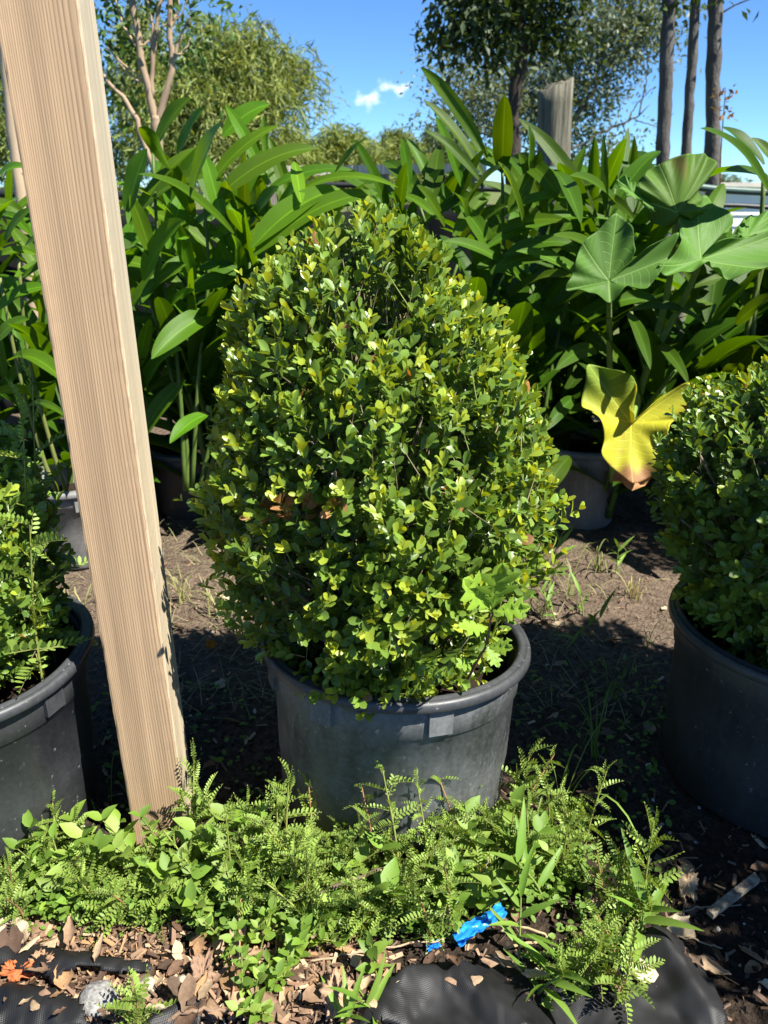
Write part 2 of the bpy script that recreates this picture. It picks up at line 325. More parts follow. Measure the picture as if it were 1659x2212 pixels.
    mx = N(n, 'ShaderNodeMix', data_type='RGBA'); l.new(stn.outputs[0], mx.inputs['Factor']); l.new(vs.outputs[0], mx.inputs['A']); mx.inputs['B'].default_value = (0.30, 0.19, 0.12, 1)
    sunny_face = N(n, 'ShaderNodeMapRange'); sunny_face.inputs['From Min'].default_value = 0.0382; sunny_face.inputs['From Max'].default_value = 0.0402; l.new(sx.outputs['X'], sunny_face.inputs['Value'])  # right face: paler sapwood, lightened further to paint in its full sun
    lt = N(n, 'ShaderNodeVectorMath', operation='MULTIPLY_ADD'); lt.inputs[1].default_value = (1.35, 1.45, 1.5); lt.inputs[2].default_value = (.06, .09, .085); l.new(mx.outputs['Result'], lt.inputs[0])
    ms = N(n, 'ShaderNodeMix', data_type='RGBA'); l.new(sunny_face.outputs[0], ms.inputs['Factor']); l.new(mx.outputs['Result'], ms.inputs['A']); l.new(lt.outputs[0], ms.inputs['B'])
    l.new(ms.outputs['Result'], b.inputs['Base Color']); b.inputs['Roughness'].default_value = 0.75; b.inputs['Specular IOR Level'].default_value = 0.25
    hh = N(n, 'ShaderNodeMath', operation='MULTIPLY_ADD'); hh.inputs[1].default_value = 0.6; l.new(fib.outputs['Fac'], hh.inputs[0]); l.new(fr.outputs[0], hh.inputs[2])
    bp = N(n, 'ShaderNodeBump', Strength=0.55, Distance=0.0012); l.new(hh.outputs[0], bp.inputs['Height']); l.new(bp.outputs[0], b.inputs['Normal'])
    return m
def mat_pot(name, base, dust, amt, rough=0.5):
    m, n, l, b = newmat(name)
    tc = N(n, 'ShaderNodeTexCoord')
    n1 = N(n, 'ShaderNodeTexNoise', Scale=7.0, Detail=8.0, Roughness=0.7); l.new(tc.outputs['Object'], n1.inputs['Vector'])
    mp = N(n, 'ShaderNodeMapping'); mp.inputs['Scale'].default_value = (30, 30, 6); l.new(tc.outputs['Object'], mp.inputs['Vector'])
    n2 = N(n, 'ShaderNodeTexNoise', Scale=1.0, Detail=6.0, Roughness=0.75); l.new(mp.outputs[0], n2.inputs['Vector'])
    n3 = N(n, 'ShaderNodeTexNoise', Scale=150.0, Detail=2.0); l.new(tc.outputs['Object'], n3.inputs['Vector'])
    a = N(n, 'ShaderNodeMath', operation='MULTIPLY_ADD'); a.inputs[1].default_value = 0.6; l.new(n2.outputs['Fac'], a.inputs[0]); l.new(n1.outputs['Fac'], a.inputs[2])
    a2 = N(n, 'ShaderNodeMath', operation='MULTIPLY_ADD'); a2.inputs[1].default_value = 0.35; l.new(n3.outputs['Fac'], a2.inputs[0]); l.new(a.outputs[0], a2.inputs[2])
    mr = N(n, 'ShaderNodeMapRange'); mr.inputs['From Min'].default_value = 0.72; mr.inputs['From Max'].default_value = 1.2; mr.inputs['To Max'].default_value = amt; l.new(a2.outputs[0], mr.inputs['Value'])
    mx = N(n, 'ShaderNodeMix', data_type='RGBA'); l.new(mr.outputs[0], mx.inputs['Factor']); mx.inputs['A'].default_value = (*base, 1); mx.inputs['B'].default_value = (*dust, 1)
    sp = N(n, 'ShaderNodeMapRange'); sp.inputs['From Min'].default_value = 0.70; sp.inputs['From Max'].default_value = 0.76; sp.inputs['To Max'].default_value = 0.7; l.new(n3.outputs['Fac'], sp.inputs['Value'])
    m3 = N(n, 'ShaderNodeMix', data_type='RGBA'); l.new(sp.outputs[0], m3.inputs['Factor']); l.new(mx.outputs['Result'], m3.inputs['A']); m3.inputs['B'].default_value = (0.34, 0.34, 0.33, 1)
    l.new(m3.outputs['Result'], b.inputs['Base Color'])
    rr = N(n, 'ShaderNodeMapRange'); rr.inputs['To Min'].default_value = rough - 0.1; rr.inputs['To Max'].default_value = rough + 0.25; l.new(mr.outputs[0], rr.inputs['Value']); l.new(rr.outputs[0], b.inputs['Roughness'])
    b.inputs['Specular IOR Level'].default_value = 0.45
    bp = N(n, 'ShaderNodeBump', Strength=0.12, Distance=0.002); l.new(a.outputs[0], bp.inputs['Height']); l.new(bp.outputs[0], b.inputs['Normal'])
    return m
def mat_weave():
    m, n, l, b = newmat('woven ground cloth')
    tc = N(n, 'ShaderNodeTexCoord'); sx = N(n, 'ShaderNodeSeparateXYZ')
    mp = N(n, 'ShaderNodeMapping'); mp.inputs['Rotation'].default_value = (0, 0, 0.35); l.new(tc.outputs['Object'], mp.inputs['Vector']); l.new(mp.outputs[0], sx.inputs[0])
    def sn(o, k):
        q = N(n, 'ShaderNodeMath', operation='MULTIPLY'); q.inputs[1].default_value = k; l.new(o, q.inputs[0])
        s = N(n, 'ShaderNodeMath', operation='SINE'); l.new(q.outputs[0], s.inputs[0]); return s.outputs[0]
    a = N(n, 'ShaderNodeMath', operation='MULTIPLY'); l.new(sn(sx.outputs['X'], 2300), a.inputs[0]); l.new(sn(sx.outputs['Y'], 2300), a.inputs[1])
    nz = N(n, 'ShaderNodeTexNoise', Scale=14.0, Detail=6.0); l.new(tc.outputs['Object'], nz.inputs['Vector'])
    cr = N(n, 'ShaderNodeValToRGB'); cr.color_ramp.elements[0].color = (0.005, 0.005, 0.0055, 1); cr.color_ramp.elements[1].color = (0.022, 0.0225, 0.024, 1); cr.color_ramp.elements[0].position = 0.3; cr.color_ramp.elements[1].position = 0.75
    l.new(nz.outputs['Fac'], cr.inputs[0])
    w_ = N(n, 'ShaderNodeMapRange'); w_.inputs['From Min'].default_value = -1; w_.inputs['To Min'].default_value = 0.7; w_.inputs['To Max'].default_value = 1.3; l.new(a.outputs[0], w_.inputs['Value'])
    v = N(n, 'ShaderNodeVectorMath', operation='SCALE'); l.new(cr.outputs[0], v.inputs[0]); l.new(w_.outputs[0], v.inputs['Scale']); l.new(v.outputs[0], b.inputs['Base Color'])
    b.inputs['Roughness'].default_value = 0.48; b.inputs['Specular IOR Level'].default_value = 0.3
    bp = N(n, 'ShaderNodeBump', Strength=0.25, Distance=0.0006); l.new(a.outputs[0], bp.inputs['Height']); l.new(bp.outputs[0], b.inputs['Normal'])
    return m
def mat_plain(name, col, rough=0.5, mottle=0.2, scale=20, spec=0.4, metal=0.0, bump=0.1):
    m = col_mat(name, rough, mottle, scale, bump, 0.003, spec=spec)
    n = m.node_tree.nodes; l = m.node_tree.links
    for x in n:
        if x.type == 'ATTRIBUTE':
            c = n.new('ShaderNodeRGB'); c.outputs[0].default_value = (*col, 1)
            for k in list(l):
                if k.from_node == x: l.new(c.outputs[0], k.to_socket)
            break
    return m
def mat_weathered():
    return col_mat('weathered wood', 0.85, 0.85, 55, 1.0, 0.012, stretch=(1, 1, 0.06), detail=8.0)
M_soil = mat_soil(); M_post = mat_post(); M_weave = mat_weave(); M_grey = mat_weathered()
M_pot = mat_pot('dusty black plastic', (0.022, 0.024, 0.026), (0.155, 0.163, 0.165), 0.95)
M_pot2 = mat_pot('black plastic', (0.026, 0.028, 0.031), (0.09, 0.095, 0.10), 0.5, 0.45)
M_pot3 = mat_pot('grey faded plastic', (0.10, 0.10, 0.098), (0.26, 0.26, 0.25), 0.9, 0.6)
M_psoil = mat_plain('potting mix', (0.022, 0.015, 0.011), 0.95, 0.6, 90, 0.1, bump=0.9)

# ---------------------------------------------------------------- ground, one sheet to the horizon
def build_ground():
    xs = np.concatenate([-np.geomspace(400, 1.55, 34), np.arange(-1.5, 1.5001, 0.0125), np.geomspace(1.55, 400, 34)])
    ys = np.concatenate([np.linspace(-4, 0.36, 12), np.arange(0.40, 2.2, 0.0105), np.arange(2.2, 4.2, 0.05), np.geomspace(4.25, 900, 40)])
    X, Y = np.meshgrid(xs, ys); Z = gz(X, Y)
    nx, ny = len(xs), len(ys); i = np.arange(ny - 1)[:, None] * nx + np.arange(nx - 1)[None]
    F = np.stack([i, i + 1, i + nx + 1, i + nx], -1).reshape(-1, 4)
    b = MB(); b.add(np.stack([X, Y, Z], -1).reshape(-1, 3), F)
    tag(b.build('ground', M_soil), kind='structure')
build_ground()
def gp(px, py):                           # ground point under a pixel, on the bumpy soil
    p = gnd(px, py); p = gnd(px, py, float(gz(p.x, p.y))); x, y = clear(p.x, p.y)
    return Vector((x, y, float(gz(x, y))))
STAND = []                                # (x, y, radius) of pots and posts: nothing grows or lies inside them
def clear(x, y):
    for (cx, cy, r) in STAND:
        d = math.hypot(x - cx, y - cy)
        if d < r: k = r / max(d, 1e-3); x, y = cx + (x - cx) * k, cy + (y - cy) * k
    return x, y

# ---------------------------------------------------------------- wooden post
def wooden_post():
    w_, H = 0.081, 1.75
    fr = gnd(408, 1822); a = R(6.5)
    loc = Vector((fr.x - (w_ / 2) * math.cos(a) - (w_ / 2) * math.sin(a) * 1.0, fr.y + (w_ / 2) * math.cos(a) - (w_ / 2) * math.sin(a), -0.05))
    b = MB(); nz_ = 120; prof = []
    c = 0.0035; h = w_ / 2                     # chamfered square section, front face first
    prof = [(-h + c, -h), (-h * .5, -h), (0, -h), (h * .5, -h), (h - c, -h), (h - c * .3, -h + c * .3), (h, -h + c), (h, 0), (h, h - c), (h - c, h), (0, h), (-h + c, h), (-h, h - c), (-h, 0), (-h, -h + c), (-h + c * .3, -h + c * .3)]
    P = np.array(prof); n = len(P); V = []
    for k in range(nz_ + 1):
        z = H * k / nz_; q = P.copy()
        for j in (4, 5, 6): q[j] += (rng.random(2) - .5) * (0.0016 if j == 5 else .0004)          # splintered arris
        for j in (0, 14, 15): q[j] += (rng.random(2) - .5) * (0.0012 if j == 15 else .0003)
        V.append(np.c_[q, np.full(n, z)])
    F = [(k * n + j, k * n + (j + 1) % n, (k + 1) * n + (j + 1) % n, (k + 1) * n + j) for k in range(nz_) for j in range(n)]
    V = np.concatenate(V); F.append(tuple(range(nz_ * n, nz_ * n + n))); F.append(tuple(range(n - 1, -1, -1)))
    b.add(V, F); o = b.build('wooden_post', M_post, smooth=False)
    o.location = loc; o.rotation_euler = (0, 0, a); STAND.append((loc.x, loc.y, .062))
    tag(o, 'square sawn pine post with vertical grain standing between the potted shrubs', 'post')
wooden_post()

# ---------------------------------------------------------------- nursery pots
def lathe(prof, n=72):
    P = np.array(prof); m = len(P); th = np.arange(n) * 2 * np.pi / n
    V = np.stack([P[:, 0][:, None] * np.cos(th), P[:, 0][:, None] * np.sin(th), np.repeat(P[:, 1][:, None], n, 1)], -1).reshape(-1, 3)
    F = [(i * n + k, i * n + (k + 1) % n, (i + 1) * n + (k + 1) % n, (i + 1) * n + k) for i in range(m - 1) for k in range(n)]
    return V, F
def box_on_wall(ang, r, z0, z1, wd, dp):
    x = np.array([-wd / 2, wd / 2]); V = []
    for zz in (z0, z1):
        for (u, v) in ((-wd / 2, -0.006), (wd / 2, -0.006), (wd / 2, dp), (-wd / 2, dp)):
            V.append(((r + v) * math.cos(ang) - u * math.sin(ang), (r + v) * math.sin(ang) + u * math.cos(ang), zz))
    return V, [(0, 3, 2, 1), (4, 5, 6, 7), (0, 1, 5, 4), (1, 2, 6, 5), (2, 3, 7, 6), (3, 0, 4, 7)]
def nursery_pot(x, y, Rr, h, rb, label, mat, group, z0=0.0, wob=0.0, tabs=(-80, 10, 100, 190), soil=True, rim_mat=None):
    loc = Vector((x, y, z0)); t = thing('nursery_pot', loc, label, 'pot', group)
    STAND.append((x, y, rb + .02)); rw = Rr - 0.016; f = lambda z: rb + (rw - rb) * z / h
    body = [(0.0, 0.004), (rb * .96, 0.004), (rb, 0.010), (f(h * .40), h * .40), (f(h * .405) + .0012, h * .41), (f(h * .78), h * .78), (f(h * .785) + .004, h * .79), (f(h - .03) + .004, h - 0.030), (f(h - .03) + 0.003, h - 0.012),
            (rw - .004, h - 0.012), (rw - .005, h - 0.07), (f(h * .3) - .006, h * .3), (rb - 0.008, 0.02), (0, 0.02)]
    V, F = lathe(body); b = MB()
    if wob: a = np.arctan2(V[:, 1], V[:, 0]); s = 1 + wob * np.sin(2 * a + .6) * (V[:, 2] / h) + wob * .6 * np.sin(5 * a) * np.sin(V[:, 2] / h * 6); V[:, 0] *= s; V[:, 1] *= s
    V = V + np.array(loc); b.add(V, F); b.build('wall', mat, t)
    rim = [(rw - .004, h - .015), (rw + .002, h - 0.018), (Rr - .002, h - 0.0165), (Rr + .001, h - .014), (Rr, h - 0.006), (Rr - .003, h), (Rr - .007, h - .0015), (Rr - .010, h - .0015), (Rr - .013, h + .0012), (Rr - .017, h), (rw - .005, h - .006), (rw - .006, h - .014)]
    V, F = lathe(rim, 96); b = MB()
    if wob: a = np.arctan2(V[:, 1], V[:, 0]); s = 1 + wob * np.sin(2 * a + .6); V[:, 0] *= s; V[:, 1] *= s; V[:, 2] += wob * .25 * np.sin(3 * a)
    b.add(V + np.array(loc), F); b.build('rim', rim_mat or mat, t)
    for dg in tabs:
        b = MB(); V, F = box_on_wall(R(dg), f(h - .04), h - 0.056, h - 0.0185, 0.034, 0.010); b.add(np.array(V) + np.array(loc), F); b.build('grip_tab', mat, t, smooth=False)
    if soil:
        n = 40; b = MB(); V = [(0, 0, 0)]; F = []
        for q in range(1, 9):
            for k in range(n):
                a = k * 2 * np.pi / n; r = (f(h * .74) - .006) * q / 8; V.append((r * math.cos(a), r * math.sin(a), 0))
        V = np.array(V); V[:, 2] = h * .76 + 0.02 * fbm(V[:, 0] * 20 + x * 9, V[:, 1] * 20, 5)
        F = [(0, 1 + k, 1 + (k + 1) % n) for k in range(n)] + [(1 + (q - 1) * n + k, 1 + q * n + k, 1 + q * n + (k + 1) % n, 1 + (q - 1) * n + (k + 1) % n) for q in range(1, 8) for k in range(n)]
        b.add(V + np.array(loc), F); b.build('potting_soil', M_psoil, t)
    return t
POT_H = 0.305
main_c = gnd(834, 1362, POT_H)
row = 'black nursery pots in the shrub row'
mpot = nursery_pot(main_c.x + .008, main_c.y - .032, 0.2065, POT_H, 0.176, 'dusty black nursery pot holding the big domed shrub in full sun', M_pot, row, tabs=(-73, -122, 20, 110, 200), rim_mat=M_pot2)
mpot.rotation_euler = (R(-6), R(1.5), 0); mpot.location.z = -.004
LP = (-0.645, 0.955); RP = (0.672, 1.06)
nursery_pot(*LP, 0.205, POT_H + .01, 0.170, 'clean black nursery pot with flared rim beside the pine post', M_pot2, row, wob=0.015, tabs=(-20, 70, 160, 250))
nursery_pot(*RP, 0.205, POT_H, 0.178, 'black nursery pot standing in deep shade under the dark shrub', M_pot2, row, tabs=(-80, 20, 120))

# ---------------------------------------------------------------- boxwood shrubs
def leaf_template(ts, hw, cup=0.10, bend=-0.08):
    V = []; F = []
    for t, h in zip(ts, hw):
        z = bend * t * t; V += [(-h, t, z + cup * h), (0, t, z), (h, t, z + cup * h)]
    for i in range(len(ts) - 1):
        a = i * 3; F += [(a, a + 1, a + 4, a + 3), (a + 1, a + 2, a + 5, a + 4)]
    return np.array(V), F
T_BOX = [leaf_template([0, .2, .5, .8, 1.0], [.03, .17, .285, .24, .05], .35, -.10), leaf_template([0, .2, .5, .8, 1.0], [.03, .16, .25, .22, .04], .5, .06), leaf_template([0, .22, .55, .84, 1.0], [.03, .15, .29, .27, .07], .2, -.2)]
C_OLD = np.array((0.055, 0.105, 0.020)); C_MID = np.array((0.150, 0.250, 0.036)); C_NEW = np.array((0.35, 0.43, 0.042))
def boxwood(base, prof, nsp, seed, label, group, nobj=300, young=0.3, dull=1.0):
    r = np.random.default_rng(seed); bx, by = base
    pz = np.array([p[0] for p in prof]); pr = np.array([p[1] for p in prof])
    pc = np.array([p[2] if len(p) > 2 else 0.0 for p in prof])
    zz = np.linspace(pz[0], pz[-1], 400); rr = np.interp(zz, pz, pr)
    wgt = rr + 0.04; wgt /= wgt.sum()
    n = int(nsp * 1.5)
    z = r.choice(zz, n, p=wgt) + (r.random(n) - .5) * .01; th = r.random(n) * 2 * np.pi
    gap = fbm(th * 2.6 + seed, z * 11, seed, 3)
    keep = gap > -0.38 + 0.22 * r.random(n); z, th, gap = z[keep][:nsp], th[keep][:nsp], gap[keep][:nsp]; n = len(z)
    R0 = np.interp(z, pz, pr) * (1 + 0.20 * fbm(th * 3.0 / 1.0 + 7 + seed, z * 13, seed + 3, 3) + 0.10 * fbm(th * 9, z * 42, seed + 8, 2))
    dRdz = (np.interp(z + .02, pz, pr) - np.interp(z - .02, pz, pr)) / .04
    f = 1 - 0.42 * r.random(n) ** 1.5
    L = 0.050 + 0.045 * r.random(n)
    long = (r.random(n) < 0.05) & (z > .42); L[long] *= 1.6
    o = np.stack([np.cos(th), np.sin(th), -np.clip(dRdz, -1.6, 1.2)], -1); o = nrm(o)
    up = np.tile([0, 0, 1.0], (n, 1))
    d = nrm(0.55 * o + 0.75 * up * (0.4 + 0.6 * ((z - pz[0]) / (pz[-1] - pz[0])))[:, None] + 0.30 * r.normal(size=(n, 3)))
    tip = np.stack([bx + np.interp(z, pz, pc) + R0 * f * np.cos(th), by + R0 * f * np.sin(th), z], -1)
    b0 = tip - d * L[:, None] * 0.85
    ok_ = ((d * o).sum(-1) > .15) & ~((z < .36) & (np.hypot(b0[:, 0] - bx, b0[:, 1] - by) > .205))
    z, th, f, L, o, d, tip, b0 = z[ok_], th[ok_], f[ok_], L[ok_], o[ok_], d[ok_], tip[ok_], b0[ok_]; n = len(z)
    P, D_, NN, S, K, TY = [], [], [], [], [], []
    yng = (r.random(n) < young) & (f > 0.82)
    ph0 = r.random(n) * np.pi
    nodes = 6
    a1 = nrm(np.cross(d, np.tile([0.31, 0.52, 0.8], (n, 1)))); a2 = np.cross(d, a1)
    tone = 0.75 + 0.5 * r.random(n)
    for k in range(nodes):
        t = (k + 0.6) / nodes
        pos = b0 + d * (L * t)[:, None]
        for sgn in (0, np.pi):
            ph = ph0 + k * np.pi / 2 + sgn + 0.3 * r.normal(size=n)
            s = np.cos(ph)[:, None] * a1 + np.sin(ph)[:, None] * a2
            ang = R(55) - R(32) * (k / (nodes - 1)) ** 1.3 + 0.18 * r.normal(size=n)
            ld = nrm(np.cos(ang)[:, None] * d + np.sin(ang)[:, None] * s + np.array([0, 0, .10]) + .12 * r.normal(size=(n, 3)))
            ln = np.sin(ang)[:, None] * d - np.cos(ang)[:, None] * s + np.array([.30, -.30, .42]) + .20 * r.normal(size=(n, 3))
            sz = (0.0160 + 0.006 * r.random(n)) * (1.0 if k < nodes - 1 else 0.62) * (0.8 + .2 * min(1, (k + 1) / 3))
            mixn = np.clip((k - 2.2) / 2.6, 0, 1) * yng
            base_c = (C_OLD + (C_MID - C_OLD) * np.clip(tone - .55 + .12 * k, 0, 1.15)[:, None]) * (0.85 + 0.3 * r.random(n))[:, None]
            col = base_c * (1 - mixn[:, None]) + C_NEW * (0.75 + .4 * r.random(n))[:, None] * mixn[:, None]
            ok = r.random(n) > (0.10 if k else 0.35)
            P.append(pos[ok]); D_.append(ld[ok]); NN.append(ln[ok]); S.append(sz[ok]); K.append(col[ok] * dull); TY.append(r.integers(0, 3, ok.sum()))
    P = np.concatenate(P); D_ = np.concatenate(D_); NN = np.concatenate(NN); S = np.concatenate(S); K = np.concatenate(K); TY = np.concatenate(TY)
    dead = r.random(len(P)) < 0.004; K[dead] = np.array((.34, .17, .06)) * (0.6 + .6 * r.random((dead.sum(), 1)))
    M = frames(D_, NN) * S[:, None, None]
    if seed == 11:                       # a few dried tan leaves low on the sunny side
        qx, qy, _ = proj(P); br = (np.hypot((qx - 665) / 105, (qy - 1100) / 26) < 1) & (P[:, 1] < by - .12) & (r.random(len(P)) < .55); K[br] = np.array((.42, .22, .09)) * (.6 + .6 * r.random((br.sum(), 1)))
    t = thing('boxwood_shrub', (bx, by, 0.22), label, 'shrub', group)
    # the leaves that show largest become parts of their own
    cen = P + D_ * (S * .5)[:, None]; px, py, dp = proj(cen)
    view = nrm(cen - np.array([0, 0, CAM_H])); face = np.abs((nrm(NN) * view).sum(-1))
    vis = (px > 0) & (px < 1659) & (py > 0) & (py < 2212)
    cell = (np.floor(px / 16).astype(int) * 1000 + np.floor(py / 16).astype(int)); order = np.argsort(dp)
    first = np.zeros(len(P), bool); seen = set()
    for i in order:
        if vis[i] and cell[i] not in seen: seen.add(cell[i]); first[i] = True
    score = np.where(first, (S / dp) ** 2 * face, -1); pick = np.argsort(-score)[:nobj]; pick = pick[score[pick] > 0]
    own = np.zeros(len(P), bool); own[pick] = True
    pal = [C_OLD * 1.15, (C_OLD + C_MID) / 2, C_MID, C_MID * 1.2, (C_MID + C_NEW) / 2, C_NEW, np.array((.34, .17, .06))]
    key = [[None] * len(pal) for _ in range(3)]
    for i in pick:
        q = int(np.argmin([np.abs(K[i] - c * dull).sum() for c in pal])); ty = TY[i]
        if key[ty][q] is None: mb = MB(); mb.add(T_BOX[ty][0], T_BOX[ty][1], pal[q] * dull); key[ty][q] = mb.mesh('leaf', M_box)
        mm = Matrix([[*M[i][0], P[i][0]], [*M[i][1], P[i][1]], [*M[i][2], P[i][2]], [0, 0, 0, 1]])
        put('leaf', key[ty][q], mm, t)
    b = MB()
    for ty in range(3):
        s = (~own) & (TY == ty); b.inst(T_BOX[ty], P[s], M[s], K[s])
    tag(b.build('foliage', M_box, t), kind='stuff')
    # twigs: one thin shoot for each sprig, limbs from the pot to groups of shoots
    b = MB(); tri = (np.array([(.0007, 0, 0), (-.0004, 0, .0006), (-.0004, 0, -.0006), (0, 1, 0)]), [(0, 1, 3), (1, 2, 3), (2, 0, 3)])
    MM = frames(d, np.tile([.2, .3, .9], (n, 1))).copy(); MM[:, :, 1] *= (np.minimum(L, .09) * 1.25)[:, None]; MM[:, :, 0] *= 1.4; MM[:, :, 2] *= 1.4
    tc_ = np.where(yng[:, None], np.array((.16, .19, .05)), np.array((.15, .125, .07)))
    b.inst(tri, b0 - d * (L * .4)[:, None], MM, tc_)
    tag(b.build('twigs', M_twig, t), kind='stuff')
    b = MB(); zb = 0.22
    for k in range(70):
        i = r.integers(0, n); e = b0[i]; p0 = np.array([bx + .04 * r.normal(), by + .04 * r.normal(), zb])
        mid = p0 * .5 + e * .5 + np.array([0, 0, -.03]) + .02 * r.normal(size=3); mid[:2] = mid[:2] * .7 + np.array([bx, by]) * .3
        V, F = tube(spline([p0, mid, e], 7), [.006, .0045, .002], 5); b.add(V, F, np.array((.17, .14, .09)) * (.7 + .5 * r.random()))
    b.build('branches', M_twig, t)
    return t
my_ = main_c.y
prof_main = [(.282, .175, -.012), (.30, .203, -.012), (.33, .216, -.012), (.37, .226, -.012), (.43, .246, -.006), (.52, .255, -.002), (.60, .236, -.006), (.68, .212, -.012), (.74, .194, -.020), (.79, .166, -.034), (.83, .138, -.036), (.865, .105, -.028), (.89, .066, -.022), (.905, .03, -.02), (.912, .01, -.02)]
shr = 'boxwood shrubs in the potted row'
boxwood((0.0, my_ + .01), prof_main, 2600, 11, 'big egg shaped boxwood shrub in sunlight with yellow green shoot tips', shr, young=.48)
boxwood((LP[0] - .015, LP[1] + .02), [(.27, .14), (.32, .175), (.38, .195), (.46, .20), (.54, .185), (.60, .15), (.64, .08), (.66, .02)], 1200, 23, 'sunlit boxwood shrub with feathery weeds rising from its pot', shr, nobj=220, young=.2)
boxwood((RP[0] + .01, RP[1] + .02), [(.27, .15), (.33, .20), (.42, .25), (.50, .262), (.58, .25), (.64, .22), (.69, .15), (.715, .05)], 1800, 31, 'dark boxwood shrub in shade with only its top shoots sunlit', shr, nobj=260, young=.2, dull=.9)  # leaf colour cut a little to deepen the shade on this shrub

# ---------------------------------------------------------------- strap-leaved ginger behind the row
def strap_leaf(B, Tp, width, nh, sag=(0, 0, 0), fold=.25, wave=.03, seg=14, seed=0, col=(0.075, 0.19, 0.012), stripe=0.0, neck=.10):
    B = np.array(B, float); Tp = np.array(Tp, float); L = np.linalg.norm(Tp - B); Mid = (B + Tp) / 2 + np.array(sag)
    t = np.linspace(0, 1, seg + 1)[:, None]; P = (1 - t) ** 2 * B + 2 * t * (1 - t) * (2 * Mid - (B + Tp) / 2) + t * t * Tp
    T = nrm(np.gradient(P, axis=0)); n = nrm(np.array(nh, float)); n = nrm(n - (T * n).sum(-1, keepdims=True) * T); s = np.cross(T, n)
    tt = t[:, 0]; h = width / 2 * np.clip(tt ** .6 * (1 - tt) ** .72 / .402, 0, 1); h = np.maximum(h, width * neck * (1 - tt)); h[-1] = .0004
    r = np.random.default_rng(seed); V = []; K = []; A = []
    ph = r.random() * 6
    for j, u in enumerate((-1, -.5, 0, .5, 1)):
        z = fold * abs(u) * h + wave * h * u * u * np.sin(tt * 9 + ph + (2 if u > 0 else 0)) * 3
        V.append(P + s * (h * u)[:, None] + n * z[:, None])
        c = np.array(col); K.append(np.tile(c, (seg + 1, 1))); A.append(np.stack([tt, np.full(seg + 1, u), np.ones(seg + 1)], -1))
    V = np.stack(V, 1).reshape(-1, 3); K = (np.stack(K, 1).reshape(-1, 3), np.stack(A, 1).reshape(-1, 3))
    F = [(i * 5 + j, i * 5 + j + 1, (i + 1) * 5 + j + 1, (i + 1) * 5 + j) for i in range(seg) for j in range(4)]
    return V, F, K
G_COL = np.array((0.060, 0.155, 0.007))
def traced_ginger(t, rows, Dn, seed):
    r = np.random.default_rng(seed)
    for i, (bx, by, tx, ty, wd) in enumerate(rows):
        D0 = Dn(by) + .05 * r.normal(); D1 = D0 + .10 * r.normal() - .04
        B = at(bx, by, D0); T_ = at(tx, ty, D1); wm = wd * mpp(B) * 1.0
        horiz = abs(tx - bx) / (abs(tx - bx) + abs(ty - by) + 1)
        nh = np.array((.25 * r.normal(), -.75 - .1 * r.random(), .35 + .6 * horiz))
        L = (T_ - B).length; sag = np.array((0, 0, (.03 + .10 * horiz) * L))
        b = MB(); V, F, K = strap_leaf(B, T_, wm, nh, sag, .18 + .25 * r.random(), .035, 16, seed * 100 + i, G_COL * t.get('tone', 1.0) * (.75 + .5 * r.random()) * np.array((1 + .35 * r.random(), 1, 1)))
        b.add(V, F, *K); b.build('leaf', M_ging, t)
def ginger_clump(loc, label, nst, seed, hgt=1.0, group='strap leaved ginger plants', lean=(0, 0), spread=.16, nl=9, zlo=.25, t=None, dark=1.0):
    r = np.random.default_rng(seed)
    if t is None: t = thing('ginger_plant', loc, label, 'plant', group)
    loc = np.array(loc, float)
    for s in range(nst):
        a = r.random() * 6.28; rad = .03 + .06 * r.random(); H = hgt * (.65 + .4 * r.random())
        p0 = loc + np.array((rad * math.cos(a), rad * math.sin(a), .02)); out = np.array((math.cos(a), math.sin(a), 0)) * spread * (.4 + r.random()) + np.array((*lean, 0))
        path = spline([p0, p0 + out * .35 + np.array((0, 0, H * .5)), p0 + out + np.array((0, 0, H * .92))], 12)
        V, F = tube(path, [.009, .008, .004], 6); b = MB(); b.add(V, F, np.array((.10, .17, .03)) * dark); b.build('stem', M_stem, t)
        ph = r.random() * 3.14
        for k in range(nl):
            q = zlo + (1 - zlo) * (k + .5 * r.random()) / nl; i = min(11, int(q * 11)); B = path[i]; ax = nrm(path[min(11, i + 1)] - path[max(0, i - 1)])
            az = ph + (k % 2) * 3.14 + .5 * r.normal(); sd = np.array((math.cos(az), math.sin(az), 0)); L = (.30 + .14 * r.random()) * (1 if k < nl - 1 else .8)
            up = .35 + .9 * (k / nl); d = nrm(sd + np.array((0, 0, up)) + .15 * r.normal(size=3)); Tt = B + d * L + np.array((0, 0, -.10 * L))
            b = MB(); V, F, K = strap_leaf(B, Tt, .055 + .025 * r.random(), np.array((0, 0, 1.0)) + ax * .3 - sd * .5, (0, 0, .10 * L), .25, .03, 12, seed * 31 + s * 17 + k, G_COL * (.65 + .5 * r.random()) * dark)
            b.add(V, F, *K); b.build('leaf', M_ging, t)
    return t
def extra_leaves(t, n, xr, yr, Dr, seed, lean=0.0):
    r = np.random.default_rng(seed); rows = []
    for _ in range(n):
        bx = xr[0] + (xr[1] - xr[0]) * r.random(); by = yr[0] + (yr[1] - yr[0]) * r.random(); a = lean + 1.25 * (2 * r.random() - 1); L = 120 + 130 * r.random(); rows.append((bx, by, bx + L * math.sin(a), by - L * math.cos(a) * (.45 + .55 * r.random()), 24 + 20 * r.random()))
    traced_ginger(t, rows, lambda y: Dr[0] + (Dr[1] - Dr[0]) * r.random(), seed)
Gpot = 'pots of the ginger row behind the shrubs'
gl = gnd(330, 1130); gr_ = gnd(1100, 1120); gf = Vector((1.35, 2.0, 0)); gfl = gnd(60, 1180)
